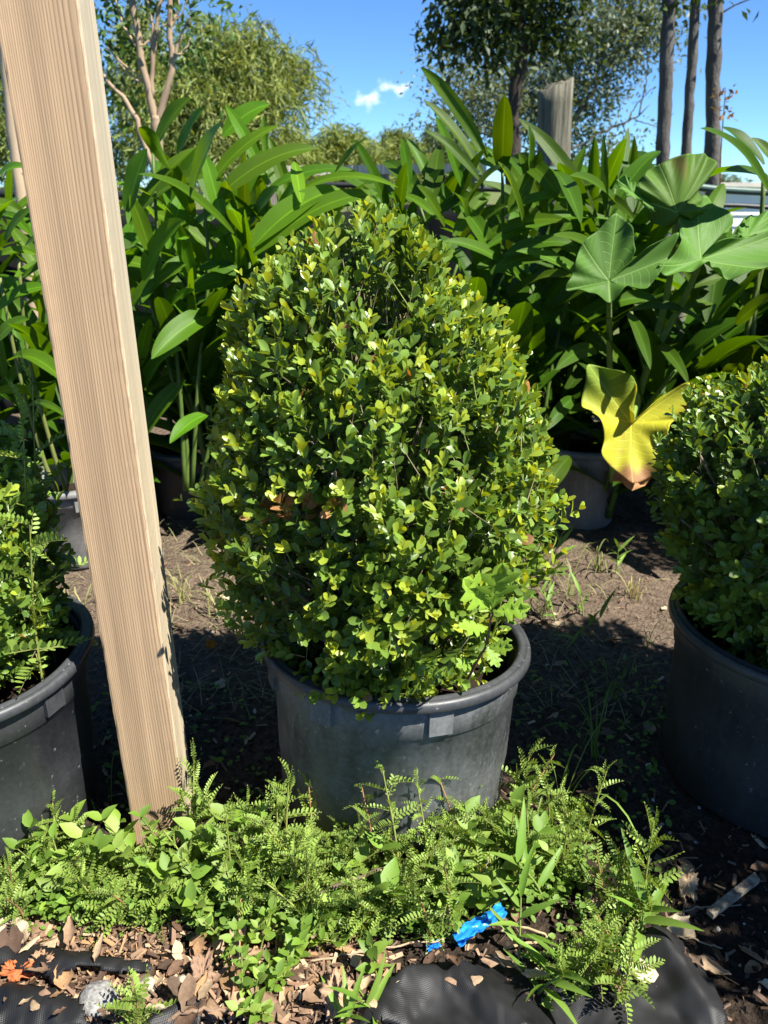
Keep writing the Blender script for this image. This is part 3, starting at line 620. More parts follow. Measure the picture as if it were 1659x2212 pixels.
g1 = thing('ginger_plant', (gl.x, 1.95, .02), 'ginger plant with broad glossy leaves between the pine post and the big shrub', 'plant', 'strap leaved ginger plants')
g1['tone'] = 1.12  # leaf colour raised, painting in the glow of light shining through
traced_ginger(g1, [(411, 419, 480, 267, 58), (470, 427, 685, 320, 45), (505, 505, 298, 376, 30), (337, 314, 411, 212, 40), (384, 333, 441, 234, 34), (368, 364, 300, 275, 32), (275, 458, 318, 321, 52),
    (282, 486, 423, 318, 32), (482, 294, 582, 226, 40), (579, 400, 486, 226, 28), (446, 407, 600, 272, 32), (544, 536, 735, 408, 58), (548, 552, 817, 417, 52), (540, 484, 603, 405, 38), (525, 503, 490, 430, 34),
    (564, 423, 765, 370, 30), (310, 605, 396, 476, 56), (325, 632, 415, 577, 36), (540, 597, 425, 583, 42), (544, 612, 384, 648, 42), (423, 525, 276, 534, 18), (460, 680, 327, 776, 52), (447, 896, 367, 958, 36),
    (575, 340, 568, 250, 16), (650, 438, 636, 349, 30), (724, 372, 796, 298, 15), (420, 470, 350, 330, 40), (480, 480, 440, 330, 36), (600, 480, 640, 390, 30), (330, 560, 280, 420, 34), (700, 470, 600, 470, 30), (620, 430, 860, 405, 24)],
    lambda y: 2.02 - .00035 * (y - 300), 5)
for pts in ([(310, 602), (350, 740), (400, 930), (405, 1060)], [(540, 560), (530, 700), (470, 900), (430, 1060)], [(440, 420), (450, 600), (430, 800), (415, 1060)], [(330, 330), (345, 560), (385, 800), (400, 1060)], [(580, 400), (570, 560), (520, 800), (440, 1060)]):
    b = MB(); V, F = tube(spline([at(x, y, 2.02 - .02 * i) for i, (x, y) in enumerate(pts)], 14), [.004, .005, .007], 6); b.add(V, F, (.07, .115, .022)); b.build('stem', M_stem, g1)
g2 = thing('ginger_plant', (gr_.x, 2.05, .02), 'tall ginger plant with upright pointed leaves behind the egg shaped shrub', 'plant', 'strap leaved ginger plants')
g2['tone'] = .78  # leaf colour lowered: these leaves show their shaded side
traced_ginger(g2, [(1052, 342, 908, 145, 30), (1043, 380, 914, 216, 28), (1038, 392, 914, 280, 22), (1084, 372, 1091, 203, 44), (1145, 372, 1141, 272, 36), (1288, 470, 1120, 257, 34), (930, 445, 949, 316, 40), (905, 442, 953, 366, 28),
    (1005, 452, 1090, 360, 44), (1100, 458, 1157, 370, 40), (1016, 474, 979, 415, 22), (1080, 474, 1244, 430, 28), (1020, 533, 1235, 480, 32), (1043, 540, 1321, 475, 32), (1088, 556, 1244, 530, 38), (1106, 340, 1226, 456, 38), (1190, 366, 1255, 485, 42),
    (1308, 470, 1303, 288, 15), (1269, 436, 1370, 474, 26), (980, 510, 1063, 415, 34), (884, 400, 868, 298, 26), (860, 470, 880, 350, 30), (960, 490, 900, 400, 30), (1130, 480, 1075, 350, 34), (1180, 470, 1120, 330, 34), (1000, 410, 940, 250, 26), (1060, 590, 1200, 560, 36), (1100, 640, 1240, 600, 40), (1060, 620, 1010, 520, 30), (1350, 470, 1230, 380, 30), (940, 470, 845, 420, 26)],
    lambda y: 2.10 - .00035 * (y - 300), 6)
for pts in ([(1085, 360), (1090, 560), (1120, 800), (1150, 1030)], [(1040, 390), (1060, 560), (1110, 800), (1140, 1030)], [(1290, 460), (1240, 600), (1190, 800), (1160, 1030)], [(1020, 470), (1050, 620), (1100, 820), (1130, 1030)], [(905, 440), (960, 600), (1060, 840), (1120, 1030)]):
    b = MB(); V, F = tube(spline([at(x, y, 2.14 - .02 * i) for i, (x, y) in enumerate(pts)], 14), [.004, .005, .007], 6); b.add(V, F, (.07, .115, .022)); b.build('stem', M_stem, g2)
g3 = thing('ginger_plant', (1.12, 2.0, .02), 'ginger plant coloured dark for shade with spiky leaves rising beside the elephant ear leaves', 'plant', 'strap leaved ginger plants')
g3['tone'] = .75  # leaf colour lowered to paint the shade around this plant
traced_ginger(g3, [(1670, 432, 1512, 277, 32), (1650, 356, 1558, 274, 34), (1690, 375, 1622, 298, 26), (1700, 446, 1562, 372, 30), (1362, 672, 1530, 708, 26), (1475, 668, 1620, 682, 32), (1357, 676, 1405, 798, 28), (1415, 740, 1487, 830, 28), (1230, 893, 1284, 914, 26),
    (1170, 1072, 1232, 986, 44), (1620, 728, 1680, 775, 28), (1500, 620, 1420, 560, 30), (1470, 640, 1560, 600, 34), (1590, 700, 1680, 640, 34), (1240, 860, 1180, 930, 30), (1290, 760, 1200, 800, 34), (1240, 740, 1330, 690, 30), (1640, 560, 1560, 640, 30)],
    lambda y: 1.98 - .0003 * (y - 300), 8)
for pts in ([(1690, 440), (1640, 600), (1600, 800), (1590, 1000)], [(1362, 672), (1390, 780), (1440, 900), (1500, 1020)], [(1650, 380), (1640, 560), (1620, 780), (1600, 1000)]):
    b = MB(); V, F = tube(spline([at(x, y, 2.0) for (x, y) in pts], 12), [.005, .007, .009], 6); b.add(V, F, (.10, .14, .03)); b.build('stem', M_stem, g3)
g4 = thing('ginger_plant', (gfl.x, 1.9, .02), 'light green ginger plant on the outer side of the pine post', 'plant', 'strap leaved ginger plants')
traced_ginger(g4, [(-5, 556, 79, 550, 22), (50, 540, 95, 518, 20), (-10, 672, 105, 620, 34), (20, 780, 138, 824, 44), (-10, 470, 70, 512, 24), (-10, 740, 62, 690, 34), (60, 878, 150, 905, 16), (-10, 392, 62, 364, 26), (84, 470, 56, 362, 24), (-15, 600, 60, 640, 28), (-15, 440, 60, 470, 28), (10, 520, 75, 450, 26), (30, 610, 110, 560, 26), (-10, 850, 90, 860, 30), (70, 700, 130, 760, 28), (30, 460, 100, 420, 24), (-5, 500, 40, 430, 24)],
    lambda y: 1.92 - .0003 * (y - 300), 9)
for pts in ([(40, 560), (60, 760), (110, 960), (150, 1080)], [(0, 600), (40, 800), (90, 980), (130, 1080)]):
    b = MB(); V, F = tube(spline([at(x, y, 1.92) for (x, y) in pts], 12), [.004, .005, .007], 6); b.add(V, F, (.13, .15, .04)); b.build('stem', M_stem, g4)
extra_leaves(g1, 46, (280, 640), (420, 640), (2.02, 2.3), 15, .15); extra_leaves(g1, 34, (280, 520), (600, 960), (2.0, 2.2), 16)
extra_leaves(g2, 60, (840, 1400), (410, 620), (2.08, 2.35), 17, -.1); extra_leaves(g2, 22, (1120, 1300), (600, 900), (2.05, 2.25), 18)
extra_leaves(g3, 34, (1330, 1690), (480, 860), (2.02, 2.3), 19); extra_leaves(g4, 24, (-40, 150), (460, 900), (1.95, 2.15), 20, .1)
# denser clumps filling the row behind, all in pots
gl_lab = 'dense ginger clump filling the row behind the front plants'
for i, (x, y, h, n_, ln) in enumerate(((-1.15, 2.25, .95, 5, (-.05, 0)), (-.60, 2.40, .98, 5, (0, 0)), (-.22, 2.28, .86, 5, (0, 0)), (.12, 2.45, .84, 5, (0, 0)), (.52, 2.35, .98, 5, (0, 0)), (.92, 2.45, .84, 5, (0, 0)), (1.45, 2.2, 1.12, 6, (0, 0)), (-.95, 2.75, 1.0, 5, (0, 0)), (.72, 2.8, .9, 5, (0, 0)), (1.75, 2.6, 1.1, 5, (0, 0)), (-1.6, 2.5, .95, 5, (0, 0)), (-.95, 2.05, .62, 5, (0, 0)), (-.45, 2.15, .66, 5, (0, 0)), (-.1, 2.1, .55, 4, (0, 0)), (.32, 2.2, .62, 5, (0, 0)), (.62, 2.15, .6, 5, (0, 0)), (.85, 2.2, .66, 5, (0, 0)), (1.12, 2.25, .7, 5, (0, 0)), (1.5, 2.3, .75, 5, (0, 0)), (.05, 2.7, .8, 5, (0, 0)), (.4, 2.6, .8, 5, (0, 0)))):
    gl_lab = 'low ginger clump coloured dark for shade between the shaded pots' if h < .7 else ('tall ginger clump standing against the black backdrop cloth' if y > 2.5 else 'full height ginger clump right behind the front ginger plants')
    ginger_clump((x, y, .02), gl_lab, n_, 40 + i, h, gl_lab.replace('clump', 'clumps'), ln, .22, 9, .12, dark=.7 if h < .8 else .9)  # clump colours darkened, low ones most, to paint the shade under the leaves
def bgpot(px, py, Rr, h, mat, label):
    p = gnd(px, py); nursery_pot(p.x, p.y + Rr * .8, Rr, h, Rr * .82, label, mat, Gpot, z0=0.0, tabs=(-60, 60, 180), soil=True)
bgpot(150, 1235, .135, .23, M_pot3, 'faded grey nursery pot on bare soil right behind the pine post')
bgpot(1258, 1150, .135, .25, M_pot3, 'grey nursery pot with sun flecks below the yellow elephant ear leaf')
bgpot(405, 1130, .13, .22, M_pot2, 'black nursery pot in shade under the ginger beside the pine post')
for i, (x, y) in enumerate(((-.85, 2.2), (-.25, 2.1), (.15, 2.15), (.95, 2.1), (1.3, 2.05))):
    nursery_pot(x, y, .14, .24, .115, 'black nursery pot hidden in shade among the ginger stems', M_pot2, 'shaded pots among the ginger stems', tabs=(-60, 60, 180))

# ---------------------------------------------------------------- elephant ears
def closed_spline(pts, n):
    P = np.array(pts, float); m = len(P); out = []
    for t in np.linspace(0, m, n, endpoint=False):
        i = int(t); f = t - i; a, b_, c, d = P[(i - 1) % m], P[i], P[(i + 1) % m], P[(i + 2) % m]
        out.append(0.5 * (2 * b_ + (c - a) * f + (2 * a - 5 * b_ + 4 * c - d) * f * f + (3 * b_ - a - 3 * c + d) * f ** 3))
    return np.array(out)
def ear_leaf(t, outline, J, D, nrmv, veins, col, cup=.03, ripple=.006, tipcol=None, seed=0, roll=0.0):
    O = closed_spline(outline, 168); J = np.array(J, float); c0 = at(*J, D); n = Vector(nrmv).normalized(); m = len(O)
    va = [v * m / len(outline) for v in veins]; S = np.linspace(0, 1, 26) ** .9; V = []; K = []; A = []
    r = np.random.default_rng(seed); ph = r.random() * 6
    rad = np.hypot(*(O - J).T)
    for s in S:
        for k in range(m):
            q = J + (O[k] - J) * s; d = ray(*q); o = Vector((0, 0, CAM_H)); den = d.dot(n)
            p = o + d * ((c0 - o).dot(n) / den)
            df = min(((k - v + m / 2) % m - m / 2 for v in va), key=abs) * 2 * math.pi / m
            z = cup * s * s - .005 * s * math.cos(min(abs(df) * 3.2, 3.14)) + ripple * s ** 3 * math.sin(k * 2 * math.pi / m * 13 + ph) + ripple * .8 * s * s * math.sin(k * 2 * math.pi / m * 5 + ph * 2)
            p = p + n * (-z if n.y > 0 else z) 
            V.append(tuple(p)); cc = np.array(col) * (1 + .12 * math.sin(k * .21 + ph) * s)
            if tipcol is not None:
                for fn, tc_ in zip(tipcol[::2], tipcol[1::2]): f = fn(q[0], q[1]); cc = cc * (1 - f) + np.array(tc_) * f
            K.append(cc); A.append((s, df * s * (rad[k] / rad.mean()), 0))
    V, K, A = np.array(V), np.array(K), np.array(A); F = [(i * m + k, i * m + (k + 1) % m, (i + 1) * m + (k + 1) % m, (i + 1) * m + k) for i in range(len(S) - 1) for k in range(m)]
    b = MB(); b.add(V, F, K, A); o = b.build('leaf', M_ear, t); md = o.modifiers.new('thick', 'SOLIDIFY'); md.thickness = .0008
    return c0
def petiole(t, pts, Ds, r0, r1, col=(.16, .24, .045)):
    b = MB(); V, F = tube(spline([at(x, y, d) for (x, y), d in zip(pts, Ds)], 16), [r0, r1], 8); b.add(V, F, col); b.build('petiole', M_stem, t)
EC = np.array((.085, .19, .028))
ep = thing('elephant_ear_plant', (at(1330, 1040, 1.95).x, 1.93, .02), 'elephant ear plant with huge heart shaped green leaves beside the ginger', 'plant')
ear_leaf(ep, [(1329, 467), (1358, 500), (1366, 540), (1364, 563), (1400, 540), (1457, 512), (1440, 560), (1408, 612), (1380, 634), (1350, 622), (1318, 655), (1280, 640), (1250, 634), (1219, 628), (1232, 600), (1240, 570), (1256, 532), (1290, 500)], (1316, 606), 1.72, (-.05, -.9, .42), [0, 6, 10, 13, 16], EC * .95, .02, .006, seed=1)
ear_leaf(ep, [(1404, 372), (1440, 350), (1480, 332), (1520, 327), (1552, 330), (1562, 360), (1535, 392), (1532, 430), (1536, 450), (1510, 474), (1480, 470), (1455, 490), (1424, 478), (1400, 430), (1388, 400)], (1462, 458), 1.80, (.1, -.97, .1), [1, 4, 6, 13], EC * np.array((.95, .85, .7)), -.03, .008, seed=2,
         tipcol=(lambda x, y: max(0, 1 - abs(x - 1478 - (y - 335) * .1) / 16) * max(0, 1 - abs(y - 352) / 50) * .75, (.22, .14, .05)))
ear_leaf(ep, [(1500, 444), (1540, 452), (1580, 488), (1550, 520), (1530, 545), (1600, 520), (1680, 510), (1700, 570), (1640, 588), (1580, 608), (1540, 596), (1520, 588), (1490, 596), (1450, 600), (1415, 588), (1450, 560), (1465, 520), (1462, 480)], (1515, 560), 1.76, (.05, -.72, .68), [0, 2, 6, 8, 14], EC * 1.1, .02, .008, seed=3)
ear_leaf(ep, [(1590, 500), (1620, 462), (1680, 470), (1700, 520), (1640, 512), (1600, 520)], (1614, 510), 1.85, (.1, -.7, .7), [1, 3], EC * 1.2, .0, .006, seed=4)
ear_leaf(ep, [(1332, 390), (1350, 384), (1372, 400), (1402, 432), (1410, 462), (1385, 440), (1350, 420)], (1365, 415), 1.82, (.2, -.8, .5), [0, 3], EC * 1.25, .0, .004, seed=5)
YC = np.array((.43, .43, .035))
ear_leaf(ep, [(1268, 792), (1320, 806), (1364, 822), (1368, 850), (1356, 880), (1360, 900), (1366, 912), (1400, 880), (1440, 850), (1482, 832), (1490, 870), (1470, 900), (1440, 920), (1430, 960), (1426, 1000), (1400, 1030), (1360, 1045), (1330, 1020), (1296, 985), (1302, 950), (1290, 910), (1272, 890), (1254, 880), (1262, 830)], (1364, 914), 1.66, (-.12, -.9, .40), [0, 9, 16, 22], YC, .03, .010, seed=6,
         tipcol=(lambda x, y: max(0, min(1, (905 - y) / 80)) * (.85 if x < 1368 else .25), (.13, .23, .03), lambda x, y: min(1, max(0, (y - 1000 + 8 * math.sin(x * .15)) / 24)), (.30, .16, .07), lambda x, y: .6 * max(0, 1 - math.hypot((x - 1347) / 6, (y - 945) / 12)) + .6 * max(0, 1 - math.hypot((x - 1343) / 7, (y - 975) / 9)), (.36, .22, .06)))
petiole(ep, [(1316, 606), (1316, 700), (1318, 820), (1325, 1040)], (1.73, 1.85, 1.92, 1.95), .005, .010)
petiole(ep, [(1515, 562), (1470, 660), (1390, 820), (1340, 1040)], (1.77, 1.86, 1.92, 1.95), .006, .011)
petiole(ep, [(1462, 458), (1440, 640), (1380, 860), (1335, 1040)], (1.82, 1.92, 1.96, 1.96), .006, .011)
petiole(ep, [(1364, 914), (1372, 880), (1360, 930), (1335, 1040)], (1.67, 1.78, 1.9, 1.95), .005, .010)
# burnt brown tip hanging off the yellow leaf
b = MB(); V, F, K = strap_leaf(at(1360, 1010, 1.655), at(1366, 1060, 1.62), .085, (0, -.9, .3), (0, 0, 0), .3, .2, 12, 77, (.30, .16, .07)); b.add(V, F, *K); b.build('leaf_tip', M_litter, ep)

# ---------------------------------------------------------------- fence, old post, pipes, far building
def pipe(name, pts, D, rpx, col, label, cat, mat, group=None, n=10):
    P = spline([at(x, y, d) for (x, y), d in zip(pts, D)], 30); rr = rpx * mpp(P[0]); b = MB(); V, F = tube(P, rr, n); b.add(V, F, col)
    return tag(b.build(name, mat, origin=P[0]), label, cat, group)
M_pipe = col_mat('green pipe paint', 0.45, 0.15, 30, 0.1)
pipe('pipe_rail', [(1120, 372), (1200, 368), (1300, 374), (1400, 386), (1540, 408), (1720, 418)], [3.3] * 6, 8, (.055, .10, .085), 'dull green pipe rail running past the old wooden post', 'rail', M_pipe, 'pipe rails')
pipe('pipe_rail', [(1400, 470), (1540, 444), (1720, 452)], [3.5] * 3, 5, (.03, .035, .035), 'thin dark lower rail below the green pipe by the white building', 'rail', M_pipe, 'pipe rails')
pipe('pipe_rail', [(-200, 408), (30, 418), (300, 424), (520, 424)], [3.2] * 4, 9, (.02, .024, .024), 'black pipe rail behind the pine post among ginger leaves', 'rail', M_pipe, 'pipe rails')
pipe('pipe_rail', [(640, 398), (880, 402), (1100, 410)], [3.6] * 3, 6, (.018, .02, .02), 'black pipe rail below the pale board at the hedge', 'rail', M_pipe, 'pipe rails')
def board():
    A_, B_ = at(560, 366, 5.5), at(1050, 364, 5.5); b = MB(); h = .028; V = []
    for x in np.linspace(A_.x, B_.x, 12):
        for (dy, dz) in ((-.02, -h), (.12, -h), (.12, h), (-.02, h)): V.append((x, 5.5 + dy, A_.z + dz + .006 * math.sin(x * 3)))
    F = [(i * 4 + k, i * 4 + (k + 1) % 4, i * 4 + 4 + (k + 1) % 4, i * 4 + 4 + k) for i in range(11) for k in range(4)] + [(0, 1, 2, 3), (47, 46, 45, 44)]
    t = thing('wooden_fence', (A_.x, 5.5, 0), 'low weathered fence with a pale top board in front of the hedge', 'fence')
    b.add(V, F, (.52, .46, .38)); b.build('top_rail', M_grey, t, smooth=False)
    for x in (A_.x + .05, A_.x + .8, B_.x - .05):
        q = MB(); q.add([(x + a, 5.5 + .05 + c, z) for z in (-.1, A_.z - h) for (a, c) in ((-.05, -.05), (.05, -.05), (.05, .05), (-.05, .05))], [(0, 1, 5, 4), (1, 2, 6, 5), (2, 3, 7, 6), (3, 0, 4, 7), (4, 5, 6, 7)], (.2, .17, .14)); q.build('fence_post', M_grey, t, smooth=False)
    for k in range(2):
        q = MB(); z = .62 - .3 * k; q.add([(x, 5.54 + dy, z + dz) for x in (A_.x, B_.x) for (dy, dz) in ((-.015, -.05), (.0, -.05), (.0, .05), (-.015, .05))], [(0, 1, 5, 4), (1, 2, 6, 5), (2, 3, 7, 6), (3, 0, 4, 7), (0, 3, 2, 1), (4, 5, 6, 7)], (.15, .13, .11)); q.build('rail', M_grey, t, smooth=False)
board()
def old_post():
    D = 3.45; top, bot = at(1211, 182, D), at(1206, 400, D); Rr = 39 * mpp(top); n = 30; b = MB(); V = []; zs = np.linspace(-.15, 1.0, 26)
    for q in zs:
        z = (top.z) * q if q > 0 else q; c = bot + (top - bot) * ((z - bot.z) / (top.z - bot.z)); taper = .80 + .20 * max(0, z) / top.z
        for k in range(n):
            a = k * 2 * math.pi / n; g = 1 - .10 * max(0, 1 - abs(((a - 4.78 + math.pi) % (2 * math.pi)) - math.pi) / .16) + .02 * math.sin(a * 7 + 1)
            zz = z + (.0 if q < 1 else .025 * math.cos(a - .2) + .018 * hsh(np.array([k]), np.array([3]))[0]); V.append((c.x + Rr * taper * g * math.cos(a), D + .1 + Rr * taper * g * math.sin(a), zz))
    F = [(i * n + k, i * n + (k + 1) % n, (i + 1) * n + (k + 1) % n, (i + 1) * n + k) for i in range(25) for k in range(n)]
    V.append((top.x, D + .1, top.z - .01)); F += [(len(V) - 1, 25 * n + k, 25 * n + (k + 1) % n) for k in range(n)]
    b.add(V, F, (.125, .118, .085)); o = b.build('old_wooden_post', M_grey, origin=(bot.x, D + .1, 0)); tag(o, 'weathered grey round post with split and ragged top by the green pipe', 'post')
old_post()
M_white = mat_plain('white painted siding', (.72, .74, .76), .5, .06, 3, .3, bump=.05)
M_glass = mat_plain('window glass', (.08, .10, .12), .08, .1, 2, .6, bump=0)
M_roof = mat_plain('pale metal roof', (.55, .50, .44), .5, .1, 3, .4)
def shed(x0, x1, D, z1, label, board=.14, posts=True):
    t = thing('white_building', ((x0 + x1) / 2, D, 0), label, 'building', None)
    def bx(name, a, c, mat, p=t):
        b = MB(); (xa, ya, za), (xb, yb, zb) = a, c; b.add([(x, y, z) for z in (za, zb) for (x, y) in ((xa, ya), (xb, ya), (xb, yb), (xa, yb))], [(0, 3, 2, 1), (4, 5, 6, 7), (0, 1, 5, 4), (1, 2, 6, 5), (2, 3, 7, 6), (3, 0, 4, 7)]); return b.build(name, mat, p, smooth=False)
    wl_ = bx('wall', (x0, D + .05, -.2), (x1, D + 3, z1 - .02), M_white)
    z = 0.02
    while z < z1 - board:
        b = MB(); b.add([(x0 - .01, D + .03, z), (x1 + .01, D + .03, z), (x1 + .01, D - .005, z), (x0 - .01, D - .005, z), (x0 - .01, D + .03, z + board * .97), (x1 + .01, D + .03, z + board * .97), (x1 + .01, D + .018, z + board * .97), (x0 - .01, D + .018, z + board * .97)], [(0, 1, 2, 3), (3, 2, 6, 7), (7, 6, 5, 4), (0, 3, 7, 4), (1, 5, 6, 2)]); b.build('siding_board', M_white, wl_, smooth=False); z += board
    bx('roof', (x0 - .2, D - .12, z1), (x1 + .2, D + 3.2, z1 + .05), M_roof)
    k = x0 + .8
    while k < x1 - 1:
        w_ = bx('window', (k, D - .012, z1 - .42), (k + .7, D + .02, z1 - .12), M_white); bx('pane', (k + .04, D - .018, z1 - .39), (k + .66, D - .010, z1 - .15), M_glass, w_); k += 2.2
    return t
shed(4.4, 14.0, 11.0, .93, 'low white clapboard building beyond the green pipe rail')

# ---------------------------------------------------------------- trees
T_LEAF = (np.array([(0, 0, 0), (-.22, .45, .05), (0, 1, -.08), (.22, .45, .05)]), [(0, 2, 1), (0, 3, 2)])
T_NARROW = (np.array([(0, 0, 0), (-.07, .4, .02), (0, 1, -.1), (.07, .4, .02)]), [(0, 2, 1), (0, 3, 2)])
def limb(t, name, pts, D, w0, w1, col, mat, n=8, m=18, wob=.0, seed=0):
    r = np.random.default_rng(seed); Ds = D if hasattr(D, '__len__') else [D] * len(pts)
    P = spline([at(x, y, d) for (x, y), d in zip(pts, Ds)], m); k = mpp(P[0]); P[1:-1] += wob * k * r.normal(size=(m - 2, 3))
    b = MB(); V, F = tube(P, np.linspace(w0, w1, m) * .5 * k * (1 + .045 * r.normal(size=m)), n); b.add(V, F, col); return b.build(name, mat, t), P
def crown(t, blobs, n, size, cols, seed, tmpl=T_LEAF, clump=24, csz=.16, droop=.2, name='crown'):
    r = np.random.default_rng(seed); cols = np.array(cols); nc = max(1, n // clump); w_ = np.array([q[5] if len(q) > 5 else q[2] * q[3] for q in blobs], float); w_ /= w_.sum()
    ch = r.choice(len(blobs), nc, p=w_); P = []; 
    for i in ch:
        px, py, rx, ry, D = blobs[i][:5]; c = at(px, py, D); k = mpp(c); u = nrm(r.normal(size=3)) * r.random() ** .42
        P.append(np.array(c) + u * np.array((rx * k, rx * k * .8, ry * k)))
    P = np.array(P); sc_ = csz * (.5 + r.random((nc, 1, 1))); Q = (P[:, None] + sc_ * np.clip(r.normal(size=(nc, clump, 3)), -1.5, 1.5) * np.array((1, 1, .7))).reshape(-1, 3)
    d = nrm(r.normal(size=Q.shape) + np.array((0, 0, -droop * 2))); nn = r.normal(size=Q.shape) * .8 + np.array((0, 0, .8))
    s = size * (.6 + .7 * r.random(len(Q))); f = r.random((len(Q), 1)); K = (cols[0] * (1 - f) + cols[1] * f) * (np.repeat(.75 + .5 * r.random((nc, 1)), clump, 0))
    b = MB(); b.inst(tmpl, Q, frames(d, nn) * s[:, None, None], K); return tag(b.build(name, M_tree, t), kind='stuff')
def strands(t, blobs, n, L, cols, seed, size=.09, per=16, name='crown', tmpl=T_NARROW):
    r = np.random.default_rng(seed); w_ = np.array([q[2] * q[3] for q in blobs], float); w_ /= w_.sum(); ch = r.choice(len(blobs), n, p=w_); P0 = np.zeros((n, 3))
    for j, i in enumerate(ch):
        px, py, rx, ry, D = blobs[i][:5]; c = at(px, py, D); k = mpp(c); u = nrm(r.normal(size=3)) * r.random() ** .42; P0[j] = np.array(c) + u * np.array((rx * k, rx * k * .7, ry * k))
    az = r.random(n) * 6.28; out = np.stack([np.cos(az), np.sin(az), np.zeros(n)], -1); Ls = L * (.5 + r.random(n)); P = []; D_ = []; K = []
    tn = .7 + .6 * r.random(n); cols = np.array(cols); f0 = r.random((n, 1))
    for k in range(per):
        q = (k + .5) / per; pos = P0 + out * (Ls * .45 * q)[:, None] + np.array((0, 0, 1.0)) * (Ls * (.25 * q - .95 * q * q))[:, None]
        P.append(pos + .015 * r.normal(size=pos.shape)); D_.append(nrm(out * .7 + np.array((0, 0, -.7)) + .7 * r.normal(size=pos.shape))); K.append((cols[0] * (1 - f0) + cols[1] * f0) * tn[:, None])
    P = np.concatenate(P); D_ = np.concatenate(D_); K = np.concatenate(K); s = size * (.6 + .7 * r.random(len(P)))
    b = MB(); b.inst(tmpl, P, frames(D_, r.normal(size=P.shape) + np.array((0, 0, .8))) * s[:, None, None], K); return tag(b.build(name, M_tree, t), kind='stuff')
# bare smooth-barked tree right of the pine post
tan = (.29, .21, .135)
def treeroot(name, px, D, label, cat='tree', group=None): return thing(name, (at(px, 400, D).x, D, 0), label, cat, group)
tb = treeroot('crape_myrtle', 345, 4.2, 'nearly bare tree with smooth tan forked stems before the feathery willow')
limb(tb, 'trunk', [(350, 700), (346, 420), (339, 300), (337, 250)], 4.2, 28, 20, tan, M_smooth)
for i, (pts, a, b_) in enumerate((([(337, 275), (318, 180), (303, 110), (290, 30), (278, -60)], 18, 12), ([(338, 275), (362, 190), (372, 140), (368, 60), (360, -60)], 17, 10), ([(328, 215), (330, 150), (332, 90), (345, 20), (352, -50)], 12, 7), ([(336, 380), (300, 275), (270, 215), (238, 185), (200, 120)], 13, 7), ([(372, 140), (392, 75), (412, 36)], 8, 4), ([(370, 130), (400, 105), (412, 82)], 6, 2), ([(318, 180), (285, 165), (240, 112)], 6, 3), ([(303, 110), (270, 60), (250, 0)], 7, 3), ([(303, 110), (330, 70), (318, 0)], 7, 4), ([(368, 60), (385, 20), (380, -40)], 7, 4), ([(318, 180), (260, 130), (225, 95)], 4, 2), ([(332, 120), (350, 60), (395, 30), (405, -20)], 5, 2))):
    limb(tb, 'branch', pts, 4.2, a, b_, np.array(tan) * (1.25 if a < 8 else 1), M_smooth, 7, 14, 1.2, i)
crown(tb, [(270, 90, 60, 80, 4.3), (255, 210, 40, 60, 4.4), (430, 20, 60, 30, 4.3), (390, 120, 40, 60, 4.5), (300, -60, 120, 60, 4.3)], 1300, .05, ((.05, .10, .02), (.09, .16, .03)), 3, csz=.10, clump=8)
tb2 = treeroot('crape_myrtle', 50, 3.0, 'smooth pale tan trunk leaning behind the pine post')
limb(tb2, 'trunk', [(90, 900), (70, 620), (50, 440), (28, 250), (8, 60), (-10, -100)], 3.0, 30, 24, (.40, .30, .20), M_smooth, 10, 24, .4)
crown(tb2, [(-40, -200, 200, 80, 3.1)], 500, .05, ((.05, .10, .02), (.09, .16, .03)), 4, csz=.12, clump=10)
wil = ((.12, .175, .035), (.25, .285, .075))
tw = treeroot('willow_tree', 520, 9.5, 'feathery yellow green willow tree drooping behind the bare tan tree')
limb(tw, 'trunk', [(545, 500), (550, 340), (540, 240), (520, 130)], 9.6, 30, 16, (.12, .10, .07), M_bark, 8, 16, 2)
for i, pts in enumerate(([(545, 300), (600, 220), (650, 150)], [(540, 250), (480, 170), (440, 90)], [(530, 180), (560, 110), (570, 50)], [(548, 320), (450, 260), (380, 220)])): limb(tw, 'branch', pts, 9.6, 10, 3, (.12, .10, .07), M_bark, 6, 10, 1.5, i)
strands(tw, [(470, 120, 90, 90, 9.4), (560, 110, 60, 70, 9.6), (630, 150, 55, 50, 9.8), (560, 220, 90, 60, 9.4), (420, 240, 120, 80, 9.2), (330, 220, 90, 110, 9.6), (480, 310, 140, 50, 9.2), (300, 100, 60, 90, 10)], 2000, .75, wil, 5, .115, 16)
tw2 = treeroot('willow_tree', 60, 10.0, 'bushy green willow tree glimpsed on the outer side of the pine post', group=None)
limb(tw2, 'trunk', [(60, 500), (50, 340), (30, 200)], 10, 26, 12, (.12, .10, .07), M_bark)
strands(tw2, [(20, 280, 110, 100, 10), (10, 150, 80, 80, 10.2), (200, 330, 90, 60, 10)], 700, .7, wil, 6, .13, 14)
for i, (x, y, rx, ry, D, sd, lab) in enumerate(((745, 330, 90, 50, 15, 1, 'rounded pale green hedge tree with wispy top under the small clouds'), (865, 335, 70, 40, 16, 2, 'low olive green hedge tree beside the wispy hedge tree'), (640, 340, 70, 40, 14, 3, 'low green hedge tree at the foot of the drooping willow'), (960, 330, 70, 45, 17, 4, 'low dark hedge tree behind the pointed ginger leaves'))):
    th_ = treeroot('hedge_tree', x, D, lab, group='hedge trees along the skyline'); limb(th_, 'trunk', [(x, 440), (x + 4, 360), (x, 310)], D, 14, 6, (.12, .10, .07), M_bark)
    strands(th_, [(x, y, rx, ry, D), (x - 10, y - 40, rx * .5, 25, D), (x, y + 40, rx, 40, D)], 800, .55, wil if i != 3 else ((.06, .10, .03), (.11, .15, .05)), 20 + sd, .15, 12)
